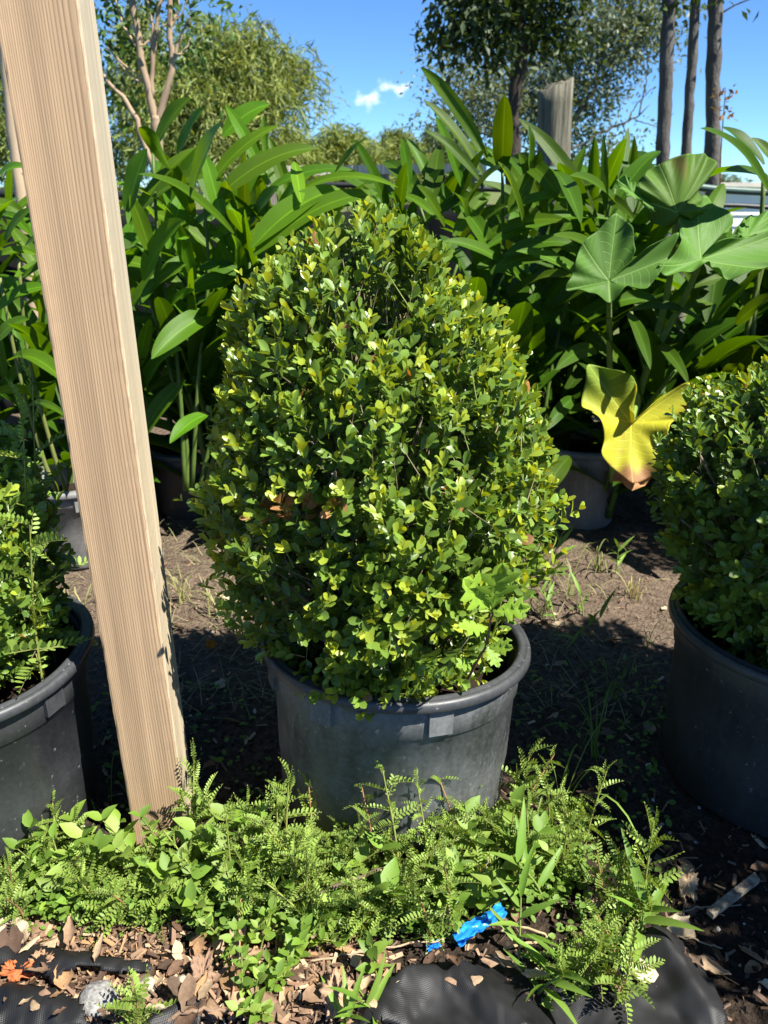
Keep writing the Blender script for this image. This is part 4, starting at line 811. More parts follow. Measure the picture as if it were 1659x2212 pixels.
for i, x in enumerate((-300, 1500, 1850, 2200, -700)):
    th_ = treeroot('hedge_tree', x, 24, 'distant low hedge tree along the skyline', group='distant hedge trees'); limb(th_, 'trunk', [(x, 420), (x + 2, 400), (x, 385)], 24, 10, 5, (.12, .10, .07), M_bark)
    strands(th_, [(x, 388, 120, 14, 24)], 260, .8, ((.07, .11, .03), (.12, .16, .05)), 50 + i, .2, 12)
# dark broadleaf tree and the silvery one behind it
td = treeroot('broadleaf_tree', 1110, 5.2, 'dark leaved tree with a black trunk rising behind the ginger')
dk = (.045, .035, .028)
limb(td, 'trunk', [(1118, 700), (1112, 420), (1108, 300), (1112, 200), (1128, 110), (1120, 20), (1110, -80)], 5.2, 32, 20, dk, M_bark, 9, 26, 1.5)
for i, (pts, a) in enumerate((([(1125, 120), (1150, 60), (1158, -40)], 12), ([(1115, 190), (1080, 130), (1020, 60)], 7), ([(1112, 60), (1060, 20), (1000, -30)], 8), ([(1128, 110), (1190, 70), (1230, 30)], 7), ([(1110, 220), (1150, 190), (1180, 170)], 4), ([(1120, 40), (1170, -10), (1200, -60)], 8))): limb(td, 'branch', pts, 5.2, a, 2.5, dk, M_bark, 6, 10, 1, i)
crown(td, [(1010, 40, 70, 55, 5.1), (1090, 20, 80, 60, 5.2), (1180, 40, 80, 50, 5.3), (970, 90, 32, 40, 5.1), (1070, 90, 50, 40, 5.0), (1200, 90, 40, 26, 5.2), (1120, -60, 200, 60, 5.2)], 4600, .062, ((.018, .036, .012), (.05, .08, .022)), 7, csz=.10, clump=16, droop=.35)
ts = treeroot('silver_leaved_tree', 1190, 8.5, 'grey green small leaved tree spreading behind the old round post')
gy = (.10, .09, .075)
limb(ts, 'trunk', [(1190, 500), (1200, 340), (1240, 260), (1285, 190)], 8.5, 16, 9, gy, M_bark, 7, 16, 1.5)
for i, (pts, a) in enumerate((([(1285, 190), (1320, 140), (1350, 95), (1400, 60)], 7), ([(1240, 260), (1180, 180), (1140, 90)], 7), ([(1200, 330), (1100, 250), (1020, 210)], 6), ([(1300, 170), (1360, 140), (1420, 120)], 4), ([(1285, 190), (1290, 120), (1330, 30)], 5), ([(1200, 340), (1050, 290), (940, 230)], 5), ([(1300, 285), (1340, 268), (1380, 250), (1405, 225)], 7), ([(1380, 250), (1395, 180), (1400, 130)], 3.5), ([(1360, 258), (1372, 230), (1410, 190)], 3), ([(1370, 256), (1410, 272), (1440, 274)], 3), ([(1345, 266), (1352, 300), (1330, 310)], 2.5), ([(1215, 330), (1260, 310), (1300, 285)], 7))): limb(ts, 'branch', pts, 8.5 if i < 6 else 8.3, a, 1.6, gy, M_bark, 6, 12, 1.2, i)
crown(ts, [(1060, 210, 90, 70, 8.6), (990, 270, 50, 50, 8.6), (1150, 250, 70, 70, 8.8), (1260, 210, 60, 60, 8.6), (1330, 90, 80, 50, 8.5), (1400, 60, 40, 50, 8.4), (1290, 40, 60, 60, 8.7), (1200, 150, 80, 60, 8.8), (1230, 320, 70, 40, 8.8), (1330, 330, 45, 26, 8.9), (1000, 160, 50, 50, 8.7), (1370, 10, 80, 40, 8.6)], 19000, .055, ((.085, .115, .062), (.175, .21, .13)), 8, csz=.20, clump=22, droop=.15)
# three slim trunks
for i, (pts, a, b_, sd, lab) in enumerate((([(1432, 800), (1432, 520), (1430, 345), (1436, 240), (1440, 120), (1446, 0), (1450, -150)], 27, 24, 1, 'slim grey barked trunk with a knot nearest the silvery tree'), ([(1462, 800), (1472, 520), (1484, 300), (1494, 150), (1503, 0), (1512, -150)], 20, 17, 2, 'thinnest slightly leaning grey trunk of three slim trees'), ([(1535, 800), (1538, 520), (1540, 330), (1541, 180), (1546, 0), (1552, -150)], 28, 26, 3, 'stoutest dark grey trunk of three slim trees above the elephant ear'))):
    t3 = treeroot('slim_tree', pts[0][0], 4.3, lab, group='slim trees by the pipe rail'); limb(t3, 'trunk', pts, 4.3 + .12 * i, a, b_, (.078, .072, .064), M_bark, 10, 34, .6, sd)
    x0, y0 = pts[-2]; crown(t3, [(x0 + 20, -160, 120, 60, 4.4), (x0 + (50 if i == 2 else 8), 8, 46 if i == 2 else 12, 20, 4.3, 400 if i == 2 else 100)], 420, .055, ((.02, .04, .014), (.05, .08, .022)), 60 + i, csz=.07, clump=6)
    if i == 2:
        limb(t3, 'branch', [(1546, 40), (1580, 15), (1640, -10)], 4.54, 5, 2.5, dk, M_bark, 6, 8, .4)
sp = treeroot('sapling', 1565, 4.0, 'thin sapling with reddish leaf tips beside the stoutest slim trunk')
limb(sp, 'stem', [(1552, 700), (1556, 400), (1562, 260), (1568, 190)], 4.0, 4, 1.5, (.15, .10, .06), M_bark, 5, 12, .4)
crown(sp, [(1564, 240, 14, 12, 4.0), (1567, 205, 10, 10, 4.0), (1556, 270, 10, 8, 4.0)], 40, .035, ((.14, .06, .04), (.20, .12, .05)), 71, csz=.025, clump=4)

# ---------------------------------------------------------------- black backdrop netting, glimpsed on the rail and widened to stand in for deep shade
def backdrop_cloth():
    nx, nz_ = 90, 14; P = []
    for j in range(nz_):
        for i in range(nx):
            x = -3.2 + 3.75 * i / (nx - 1); top = .86 + .015 * math.sin(x * 3.1) + .01 * math.sin(x * 8); z = top * j / (nz_ - 1)
            P.append((x, 3.32 + .03 * math.sin(x * 9 + z * 2) + .02 * math.sin(x * 23) * (1 - z), z + .0))
    F = [(j * nx + i, j * nx + i + 1, (j + 1) * nx + i + 1, (j + 1) * nx + i) for j in range(nz_ - 1) for i in range(nx - 1)]
    b = MB(); b.add(P, F); o = b.build('dark_backdrop', mat_plain('black backdrop netting', (.010, .011, .011), .9, .3, 8, .1), origin=(-1.3, 3.3, 0)); md = o.modifiers.new('thick', 'SOLIDIFY'); md.thickness = .002
    tag(o, 'black rail netting widened into an added dark backdrop behind the ginger row', 'cloth')
backdrop_cloth()
# unseen tall shrubs in pots, added out of view to cast shade
tall = [(.28, .12), (.34, .17), (.5, .20), (.65, .24), (.8, .31), (.95, .33), (1.1, .30), (1.2, .20), (1.3, .05)]
for (TP, k_, sd, lab1, lab2) in (((1.27, .50), 1.0, 57, 'black nursery pot under the round topped shrub added out of view', 'tall round topped boxwood shrub added out of view to shade the row end'), ((1.03, .86), .93, 58, 'black nursery pot under the added unseen shrub beside the dark shaded one', 'tall boxwood shrub added out of view to shade the dark one'), ((1.62, 1.62), 1.18, 59, 'black nursery pot under the tallest added unseen shrub near the elephant ears', 'tallest boxwood shrub added out of view to shade the ginger')):
    nursery_pot(*TP, .21, .32, .175, lab1, M_pot2, row)
    boxwood(TP, [(z * k_, q) for z, q in tall], 2200, sd, lab2, shr, nobj=0, young=.2)

# ---------------------------------------------------------------- woven ground cloth in the foreground
def inside(poly, x, y):
    r = np.zeros(x.shape, bool); n = len(poly)
    for i in range(n):
        (xa, ya), (xb, yb) = poly[i], poly[(i + 1) % n]
        c = ((ya > y) != (yb > y)) & (x < (xb - xa) * (y - ya) / (yb - ya + 1e-12) + xa); r ^= c
    return r
def pdist(pts, x, y):
    d = np.full(x.shape, 9.0)
    for (a, b_) in zip(pts[:-1], pts[1:]):
        vx, vy = b_[0] - a[0], b_[1] - a[1]; t = np.clip(((x - a[0]) * vx + (y - a[1]) * vy) / (vx * vx + vy * vy + 1e-12), 0, 1); d = np.minimum(d, np.hypot(x - a[0] - t * vx, y - a[1] - t * vy))
    return d
MATS = []
def ground_cloth(polypx, ridges, label, lift=.006, seed=0):
    poly = [(gnd(*p).x, gnd(*p).y) for p in polypx]; xs = [p[0] for p in poly]; ys = [p[1] for p in poly]; st = .004
    X, Y = np.meshgrid(np.arange(min(xs) - st, max(xs) + st, st), np.arange(min(ys) - st, max(ys) + st, st)); ny, nx = X.shape
    jx, jy = X + .004 * fbm(X * 60, Y * 60, 40 + seed, 2), Y + .004 * fbm(X * 60 + 9, Y * 60, 41 + seed, 2)
    ins = inside(poly, jx, jy); Z = gz(X, Y) * .6 + lift + .011 * (.45 - np.abs(fbm(X * 7 + seed, Y * 7, 42 + seed, 2))) + .017 * (.4 - np.abs(fbm(X * 15 + Y * 6, Y * 13, 44 + seed, 2))) + .008 * (.4 - np.abs(fbm(X * 42, Y * 30 + X * 20, 47 + seed, 2)))
    for (pts, h, wd) in ridges:
        q = [(gnd(*p).x, gnd(*p).y) for p in pts]; d = pdist(q, X, Y); Z = Z + h * np.exp(-(d / wd) ** 2)
    Z = np.maximum(Z, gz(X, Y) + .003)
    cell = ins[:-1, :-1] & ins[1:, :-1] & ins[:-1, 1:] & ins[1:, 1:]; i = (np.arange(ny - 1)[:, None] * nx + np.arange(nx - 1)[None])[cell]
    F = np.stack([i, i + 1, i + nx + 1, i + nx], -1); used = np.unique(F); rm = np.full(nx * ny, -1); rm[used] = np.arange(len(used))
    b = MB(); b.add(np.stack([X, Y, Z], -1).reshape(-1, 3)[used], rm[F]); c = gnd(*np.mean(polypx, axis=0)); o = b.build('ground_cloth', M_weave, origin=(c.x, c.y, 0))
    md = o.modifiers.new('thick', 'SOLIDIFY'); md.thickness = .0015; tag(o, label, 'ground cloth', 'torn pieces of black ground cloth'); MATS.append((poly, None))
ground_cloth([(760, 2260), (800, 2190), (840, 2150), (880, 2122), (960, 2102), (1015, 2108), (1060, 2066), (1130, 2064), (1200, 2100), (1300, 2108), (1350, 2062), (1400, 2036), (1450, 2042), (1500, 2090), (1545, 2150), (1575, 2260)],
    [([(930, 2120), (1040, 2150), (1130, 2260)], .014, .03), ([(1050, 2060), (1150, 2150), (1230, 2240)], -.012, .02), ([(1400, 2045), (1460, 2120), (1520, 2210)], .024, .022), ([(860, 2150), (820, 2220)], .02, .03), ([(1120, 2040), (1330, 2080)], .012, .02)], 'large crumpled sheet of black woven ground cloth with humps and folds', seed=1)
ground_cloth([(-40, 2046), (90, 2058), (200, 2080), (330, 2102), (338, 2122), (250, 2128), (190, 2122), (150, 2128), (120, 2150), (90, 2130), (-40, 2106)], [([(-40, 2075), (100, 2092), (330, 2112)], .014, .022)], 'long folded strip of black ground cloth behind the speckled stone', seed=2)
ground_cloth([(-40, 2140), (80, 2150), (150, 2168), (190, 2198), (205, 2250), (-40, 2260)], [([(-40, 2165), (90, 2175), (180, 2215)], .014, .026)], 'rounded fold of black ground cloth in front of the orange dead leaf', seed=3)
ground_cloth([(300, 2260), (360, 2206), (420, 2180), (466, 2182), (448, 2212), (430, 2260)], [([(320, 2240), (440, 2190)], .018, .018)], 'small glossy flap of black ground cloth between mulch and twig', seed=4)
ground_cloth([(512, 1960), (540, 1930), (600, 1935), (640, 1960), (630, 1990), (600, 2000), (560, 2030), (520, 2010)], [([(520, 1985), (620, 1960)], .03, .02)], 'scrap of black ground cloth poking out between the feathery weeds', seed=5)

# ---------------------------------------------------------------- feathery weeds
def frond_mesh(seed, npair=11, fold=.5):
    r = np.random.default_rng(seed); b = MB(); V = []; L0 = leaf_template([0, .35, .75, 1.0], [.06, .21, .21, .04], .15, 0)
    P = []; D_ = []; NN = []; S = []
    for k in range(npair):
        t = .08 + .90 * k / (npair - 1); env = min(1, .55 + 2.2 * t) * min(1, 2.6 * (1.08 - t))
        for sg in (-1, 1):
            tt = t + (.02 if sg > 0 else -.02); P.append((0, tt, -.16 * tt * tt)); f = fold + .12 * r.normal()
            D_.append((sg * math.cos(f) * .93, .30 + .35 * t, math.sin(f) * .93)); NN.append((-sg * math.sin(f), .05, math.cos(f))); S.append(.185 * env * (.9 + .2 * r.random()))
    P.append((0, .99, -.157)); D_.append((0, 1, -.3)); NN.append((0, .3, 1)); S.append(.06)
    n = len(P); g = np.array((.215, .320, .060)); K = np.tile(g, (n, 1)) * (.85 + .3 * r.random((n, 1)))
    b.inst(L0, np.array(P), frames(np.array(D_), np.array(NN)) * np.array(S)[:, None, None], K)
    q = np.linspace(0, 1, 6); V, F = tube([(0, t, -.16 * t * t) for t in q], [.014, .006], 3, False); b.add(V, F, (.24, .26, .07))
    return b.mesh('frond', M_weed)
FRONDS = [frond_mesh(100 + i, 8 + i % 3, (.35, .6, 1.0, .8, 1.25, 1.15)[i]) for i in range(6)]
def mat4(p, d, n, s):
    M = frames(np.array([d], float), np.array([n], float))[0] * s
    return Matrix([[*M[0], p[0]], [*M[1], p[1]], [*M[2], p[2]], [0, 0, 0, 1]])
def feather_weed(base, h, seed, label, group, nf=13, fl=.065, lean=None, zb=.0):
    r = np.random.default_rng(seed); t = thing('feathery_weed', tuple(base), label, 'weed', group); base = np.array(base)
    ln = np.array((.25 * r.normal(), .20 * r.normal(), 0)) * h if lean is None else np.array((*lean, 0)) * h
    path = spline([base, base + np.array((0, 0, h * .5)) + ln * .3, base + np.array((0, 0, h)) + ln], 10); V, F = tube(path, [.0021, .0009], 5, False)
    b = MB(); b.add(V, F, np.array((.22, .25, .06)) if r.random() < .7 else np.array((.28, .16, .07))); b.build('stem', M_stem, t); ph = r.random() * 6
    for k in range(nf):
        q = .22 + .78 * k / (nf - 1); i = q * 9; j = min(8, int(i)); p = path[j] + (path[j + 1] - path[j]) * (i - j); az = ph + k * 2.4 + .3 * r.normal()
        el = .2 + .75 * q ** 1.6 + .35 * r.normal(); d = np.array((math.cos(az) * math.cos(el), math.sin(az) * math.cos(el), math.sin(el))); s = fl * (1 - .35 * q ** 3) * (.75 + .45 * r.random())
        put('frond', FRONDS[r.integers(0, 6)], mat4(p, d, np.array((0, 0, 1.0)) + .5 * r.normal(size=3), s), t)
FW = 'light green feathery weeds carpeting the soil before the pots'
FL = 'light green feathery weed in the carpet before the pots'
r_ = np.random.default_rng(77); k = 0
zones = [((-10, 215), (1880, 2010), 12, (.05, .13), 'feathery weed in the thick patch before the clean black pot'), ((215, 430), (1915, 2010), 12, (.03, .085), 'feathery weed crowding the foot of the pine post'), ((420, 700), (1870, 1980), 15, (.06, .17), 'feathery weed in the stretch between the pine post and the big pot'), ((640, 1010), (1890, 2040), 26, (.07, .20), 'feathery weed in the tall patch hiding the foot of the big pot'),
    ((960, 1260), (1800, 1950), 17, (.05, .16), 'feathery weed on the damp soil between the big pot and the blue strip'), ((560, 760), (2000, 2050), 3, (.05, .09), 'low feathery weed at the edge of the leaf mulch'), ((1180, 1400), (1960, 2150), 8, (.06, .11), 'feathery weed scattered at the rim of the large ground cloth')]
for (xa, xb), (ya, yb), n_, (ha, hb), FL in zones:
    for q in range(n_):
        p = gp(xa + (xb - xa) * (q + r_.random()) / n_, ya + (yb - ya) * r_.random()); feather_weed(p, ha + (hb - ha) * r_.random(), 500 + k, FL, FL.replace('feathery weed', 'feathery weeds'), 16 + int(r_.integers(0, 6)), .036 + .013 * r_.random()); k += 1
special = [((868, 1960), .225, 'tall feathery weed whose tip stands against the big pot', (-.12, .1)), ((620, 1930), .20, 'tall feathery weed with spread fronds at the shaded edge of the big pot', (.05, .1)), ((1380, 1990), .155, 'lone feathery weed standing upright on dark soil by the shaded pot', (.02, .1)), ((1120, 1800), .15, 'bushy feathery weed with flowering tips beside the big pot', (.05, .05)), ((545, 1890), .13, 'feathery weed growing between the pine post and the big pot', (0, 0)), ((1330, 1960), .09, 'low feathery weed with broad fronds next to the lone upright weed', (0, 0)), ((300, 2235), .06, 'small feathery sprig in front of the speckled stone', (.1, 0)), ((1340, 2190), .11, 'feathery weed sprouting through the black ground cloth', (0, 0)), ((1280, 2150), .10, 'leafy feathery weed rooted in the fold of the ground cloth', (0, 0))]
for (px, py), h, lab, ln in special: feather_weed(gp(px, py), h, 900 + k, lab, 'feathery weeds', 18, .052, ln); k += 1
for i, (dx, dy, h) in enumerate(((.13, .02, .42), (.10, -.08, .36), (.15, -.03, .30), (.12, .08, .46), (.06, -.12, .30))):
    feather_weed(Vector((LP[0] + dx, LP[1] + dy, .235)), h, 950 + i, 'feathery weed rising out of the pot of the sunlit boxwood beside the post', 'feathery weeds in the pot', 15, .085, (.12, -.05))
# broad-leaved seedlings
OV = leaf_template([0, .12, .35, .62, .85, 1.0], [.04, .20, .30, .24, .11, .008], .3, -.15)
def ov_mesh(col): b = MB(); b.add(OV[0], OV[1], col); return b.mesh('leaf', M_weed)
OVM = [ov_mesh(np.array(c)) for c in ((.15, .26, .035), (.19, .30, .04), (.12, .21, .03), (.22, .32, .06))]
def broad_weed(base, h, seed, label, group, nodes=4, ls=.022, lean=(0, 0), name='broadleaf_weed'):
    r = np.random.default_rng(seed); t = thing(name, tuple(base), label, 'weed', group); base = np.array(base); ln = np.array((lean[0], lean[1], 0)) * h
    path = spline([base, base + np.array((0, 0, h * .55)) + ln * .5, base + np.array((0, 0, h * .95)) + ln], 8); V, F = tube(path, [.0015, .0008], 5, False); b = MB(); b.add(V, F, (.20, .22, .06)); b.build('stem', M_stem, t); ph = r.random() * 3
    for k in range(nodes):
        q = (.3 + .7 * k / max(1, nodes - 1)); j = min(7, int(q * 7)); p = path[j]
        for sg in (0, 3.14):
            az = ph + k * 1.57 + sg + .3 * r.normal(); el = .25 + .5 * q + .15 * r.normal(); d = (math.cos(az) * math.cos(el), math.sin(az) * math.cos(el), math.sin(el))
            put('leaf', OVM[r.integers(0, 4)], mat4(p, d, np.array((0, -.1, 1.0)) + .25 * r.normal(size=3), ls * (.75 + .5 * r.random())), t)
BW = 'small seedlings with paired oval leaves'; BL = 'small bright green seedling with paired oval leaves on the leaf mulch'
bw = [(480, 2040), (500, 2080), (540, 2010), (560, 2060), (590, 2110), (560, 2140), (575, 2180), (520, 2110), (600, 2200), (545, 2195), (620, 2060), (640, 2090), (690, 2060), (760, 2050), (590, 2150), (815, 2120), (730, 2020), (525, 2180), (610, 2140), (655, 2030), (485, 2110), (570, 2215), (500, 1990), (455, 2010)]
for i, (x, y) in enumerate(bw): broad_weed(gp(x, y), .035 + .05 * r_.random(), 1200 + i, BL, BW, 4 + i % 3, .014 + .009 * r_.random(), (.4 * r_.normal(), .3 * r_.normal()))
BL2 = 'light green broad leaved weed among the feathery weeds'
for i in range(60):
    x = [(0, 420), (430, 700), (850, 1250)][i % 3]; p = gp(x[0] + (x[1] - x[0]) * r_.random(), 1850 + 160 * r_.random()); broad_weed(p, .05 + .09 * r_.random(), 1300 + i, BL2, 'broad leaved weeds', 5, .020 + .014 * r_.random(), (.3 * r_.normal(), .3 * r_.normal()))
# dayflower-like weeds with lance leaves
LAN = leaf_template([0, .1, .3, .6, .85, 1.0], [.02, .06, .08, .06, .03, .003], .35, -.25)
def lan_mesh(c): b = MB(); b.add(LAN[0], LAN[1], c); return b.mesh('blade', M_weed)
LANM = [lan_mesh((.13, .24, .03)), lan_mesh((.17, .28, .045))]
def lance_weed(base, h, seed, label, group=None, nb=7, L=.07):
    r = np.random.default_rng(seed); t = thing('lance_leaf_weed', tuple(base), label, 'weed', group); base = np.array(base); ln = np.array((.3 * r.normal(), .2 * r.normal(), 0)) * h
    path = spline([base, base + np.array((0, 0, h * .5)) + ln * .4, base + np.array((0, 0, h)) + ln], 8); V, F = tube(path, [.002, .0012], 5, False); b = MB(); b.add(V, F, (.18, .25, .06)); b.build('stem', M_stem, t)
    for k in range(nb):
        q = .15 + .85 * k / (nb - 1); p = path[min(7, int(q * 7))]; az = k * 3.14 + .6 * r.normal() + seed; el = .35 + .7 * q; d = (math.cos(az) * math.cos(el), math.sin(az) * math.cos(el), math.sin(el)); put('blade', LANM[k % 2], mat4(p, d, np.array((0, 0, 1.0)) + .3 * r.normal(size=3), L * (.7 + .5 * r.random())), t)
for i, (x, y, h, L, lab) in enumerate(((985, 1800, .14, .075, 'lance leaved weed with long blades leaning on the big pot'), (1120, 2080, .10, .06, 'lance leaved weed sprouting beside the blue plastic strip'), (1180, 1960, .12, .075, 'lance leaved weed with a long drooping blade on damp soil'), (1380, 2030, .06, .085, 'creeping lance leaved weed at the shadow edge by the ground cloth'), (1160, 2150, .05, .07, 'low lance leaved weed lying over the fold of the ground cloth'), (820, 2200, .05, .06, 'lance leaved sprig at the edge of the large ground cloth'), (740, 2210, .05, .05, 'lance leaved sprig beside the jagged brown dead leaf'), (1180, 1260, .16, .07, 'slender lance leaved weed in dappled light behind the big pot'), (1225, 1400, .10, .06, 'slender lance leaved weed on pale soil beyond the big pot'), (1260, 1330, .06, .05, 'tiny lance leaved weed on pale soil near the shaded pot'), (1150, 1180, .13, .06, 'lance leaved weed showing under the flank of the big shrub'), (1330, 1240, .08, .05, 'small lance leaved weed between the grey pot and the shaded pot'), (1200, 1340, .09, .055, 'upright lance leaved weed on the soil beside the big pot rim'))): lance_weed(gp(x, y), h, 1400 + i, lab, None, 7, L)
# grass tufts
def grass_tuft(base, n, L, seed, label, col, group, wd=.0022, spread=.7):
    r = np.random.default_rng(seed); t = thing('grass_tuft', tuple(base), label, 'grass', group)
    for k in range(n):
        az = r.random() * 6.28; l_ = L * (.6 + .6 * r.random()); o = np.array((math.cos(az), math.sin(az), 0)) * spread * (.3 + r.random()); p0 = np.array(base) + .008 * r.normal(size=3) * np.array((1, 1, 0)); tip = p0 + o * l_ + np.array((0, 0, l_ * (.25 + .3 * r.random())))
        b = MB(); V, F, K = strap_leaf(p0, tip, wd * (.8 + .6 * r.random()), (math.cos(az) * -.4, math.sin(az) * -.4, 1), (0, 0, l_ * .32), .3, 0, 8, k, col, neck=.5); b.add(V, F, *K); b.build('blade', M_weed, t)
for i, (x, y, n_, L, lab, col) in enumerate(((1205, 1760, 9, .20, 'tuft of long arching grass blades beside the big pot', (.17, .27, .05)), (1290, 1640, 10, .16, 'thin grass tuft growing in deep shade beside the dark pot', (.10, .17, .03)), (1320, 1500, 10, .12, 'short grass tuft in the shade between the pots', (.10, .15, .03)), (470, 1330, 16, .13, 'half dry grass tuft on sunlit soil beyond the big pot', (.26, .27, .10)), (520, 1390, 16, .12, 'straw coloured grass tuft near the orange petal', (.34, .29, .15)), (400, 1300, 14, .13, 'pale grass tuft on sunlit soil behind the pine post', (.27, .27, .11)), (180, 1330, 12, .12, 'pale grass tuft between the pine post and the clean pot', (.28, .27, .12)), (1230, 1290, 10, .15, 'loose grass tuft on pale soil below the yellow leaf', (.20, .24, .08)), (210, 1760, 4, .20, 'few thin grass blades between the clean pot and the pine post', (.14, .20, .06)), (560, 1290, 12, .10, 'dry grass tuft tucked under the big shrub', (.30, .27, .13)), (1170, 1330, 12, .12, 'green grass tuft at the sunny edge of the big pot', (.17, .23, .06)), (1370, 1290, 12, .11, 'pale dry grass tuft on the soil patch by the shaded pot', (.28, .26, .12)), (1290, 1230, 12, .12, 'thin grass tuft in front of the grey pot with sun flecks', (.18, .22, .07)), (1400, 1400, 9, .10, 'sparse grass tuft against the wall of the shaded pot', (.15, .19, .05)))): grass_tuft(gp(x, y), n_, L, 1500 + i, lab, np.array(col), 'grass tufts', .0026)
def dry_grass():
    r = np.random.default_rng(5); b = MB(); n = 2200; x = -1.1 + 2.2 * r.random(n); y = 1.18 + .9 * r.random(n); keep = fbm(x * 3, y * 3, 60, 2) > -.1; x, y = x[keep], y[keep]; n = len(x); z = gz(x, y) + .003
    tm = (np.array([(-.5, 0, 0), (.5, 0, 0), (.35, .5, .12), (-.35, .5, .12), (0, 1, .05)]), [(0, 1, 2, 3), (3, 2, 4)])
    az = r.random(n) * 6.28; d = np.stack([np.cos(az), np.sin(az), .1 + .35 * r.random(n)], -1); M = frames(d, np.tile([0, 0, 1.0], (n, 1))).copy(); L = .03 + .07 * r.random(n); M[:, :, 1] *= L[:, None]; M[:, :, 0] *= .0022; M[:, :, 2] *= L[:, None]
    f = r.random((n, 1)); b.inst(tm, np.stack([x, y, z], -1), M, np.array((.36, .29, .17)) * f + np.array((.17, .20, .07)) * (1 - f)); tag(b.build('dry_grass', M_litter), 'short dry grass straws scattered over the soil', 'grass', kind='stuff')
dry_grass()
# low ground cover under the weeds and tiny seedlings in the shade
def cover():
    r = np.random.default_rng(8); P = []; 
    for (xa, xb, ya, yb, n) in ((-20, 430, 1870, 2020, 1500), (420, 1000, 1880, 2040, 1900), (950, 1270, 1790, 1990, 900), (1180, 1400, 1950, 2200, 160), (200, 580, 1480, 1780, 160), (1100, 1450, 1430, 1900, 320)):
        for _ in range(n):
            px, py = xa + (xb - xa) * r.random(), ya + (yb - ya) * r.random(); p = gp(px, py); P.append((p.x, p.y, p.z + .004 + (.05 * r.random() ** 1.5 if n > 400 else .012 * r.random())))
    P = np.array(P); n = len(P); d = nrm(r.normal(size=(n, 3)) * np.array((1, 1, .35))); nn = r.normal(size=(n, 3)) * .35 + np.array((0, -.1, 1)); s = .007 + .008 * r.random(n)
    f = r.random((n, 1)); K = np.array((.10, .19, .03)) * f + np.array((.17, .27, .045)) * (1 - f); b = MB(); b.inst(leaf_template([0, .3, .7, 1.0], [.05, .30, .30, .05], .2, -.1), P, frames(d, nn) * s[:, None, None], K)
    tag(b.build('ground_cover', M_weed), 'tiny round leaved seedlings covering the soil under the weeds', 'ground cover', kind='stuff')
cover()

# ---------------------------------------------------------------- oak seedling in the big pot
def oak_leaf():
    ts = [0, .12, .22, .28, .35, .42, .50, .57, .65, .74, .80, .90, 1.0]; hw = [.015, .03, .15, .21, .10, .30, .43, .14, .32, .39, .15, .14, .01]; fw = [0, 0, .02, .05, 0, .02, .08, 0, .03, .09, 0, .03, 0]; V = []; F = []
    hw = [q * .78 for q in hw]
    for t, h, f in zip(ts, hw, fw): V += [(-h, t + f, .12 * h), (-h * .45, t + f * .3, .03), (0, t, -.10 * t * t), (h * .45, t + f * .3, .03), (h, t + f, .12 * h)]
    for i in range(len(ts) - 1):
        for j in range(4): F.append((i * 5 + j, i * 5 + j + 1, i * 5 + j + 6, i * 5 + j + 5))
    b = MB(); b.add(np.array(V), F, (.20, .33, .035)); return b.mesh('leaf', M_weed)
def oak():
    me = oak_leaf(); D = main_c.y - .262; base = Vector((at(1005, 1450, D).x, main_c.y - .12, .24)); t = thing('oak_seedling', base, 'oak seedling with lobed bright green leaves at the rim of the big pot', 'seedling')
    J1, J2 = at(1062, 1322, D), at(1050, 1395, D + .01); b = MB(); V, F = tube(spline([base, at(1032, 1425, D + .09), J2, J1], 12), [.0022, .0013], 6); b.add(V, F, (.16, .09, .05)); b.build('stem', M_twig, t)
    for (p0, tip, D0, s, nv) in (((1062, 1322), (1085, 1215), D, 1.0, (.1, -.8, .3)), ((1062, 1322), (1000, 1250), D, 1, (.3, -.8, .5)), ((1062, 1322), (1146, 1312), D, 1, (0, -.6, .8)), ((1056, 1360), (990, 1352), D, 1, (0, -.4, .9)), ((1050, 1395), (1108, 1400), D, 1, (0, -.6, .7)), ((1050, 1395), (1078, 1442), D - .02, 1, (.3, -.7, .6)), ((1030, 1425), (985, 1440), D + .02, 1, (0, -.5, .8))):
        a, b_ = at(*p0, D0), at(*tip, D0 - .02); L = (b_ - a).length; put('leaf', me, mat4(np.array(a), np.array(b_ - a), nv, L), t)
oak()

# ---------------------------------------------------------------- litter
def dead_template(seed, kind=0):
    r = np.random.default_rng(seed); ts = np.linspace(0, 1, 7); prof = [np.sin(np.pi * ts ** .9) ** .7 * .30, np.sin(np.pi * ts ** .8) ** .8 * .20, np.sin(np.pi * ts ** 1.1) ** .55 * .40][kind % 3] + .01; curl = .4 + .9 * r.random(); V = []; F = []
    for t, h in zip(ts, prof):
        for u in (-1, -.5, 0, .5, 1): V.append((h * u * (1 - .25 * curl * u * u) + .035 * r.normal() * abs(u), t + .03 * r.normal() * abs(u), .30 * curl * h * u * u * (1 + .5 * r.random()) + .25 * curl * (t - .5) ** 2 + .03 * r.normal() * abs(u)))
    for i in range(6):
        for j in range(4): F.append((i * 5 + j, i * 5 + j + 1, i * 5 + j + 6, i * 5 + j + 5))
    return np.array(V), F
DT = [dead_template(i, i) for i in range(6)]
DC = [(.215, .14, .088), (.12, .072, .046), (.31, .225, .14), (.165, .10, .064), (.065, .04, .027), (.42, .34, .225), (.27, .16, .08), (.14, .095, .066)]
def lm(i, c): b = MB(); b.add(DT[i][0], DT[i][1], c); return b.mesh('dead_leaf', M_dead)
DM = [[lm(i, c) for c in DC] for i in range(6)]
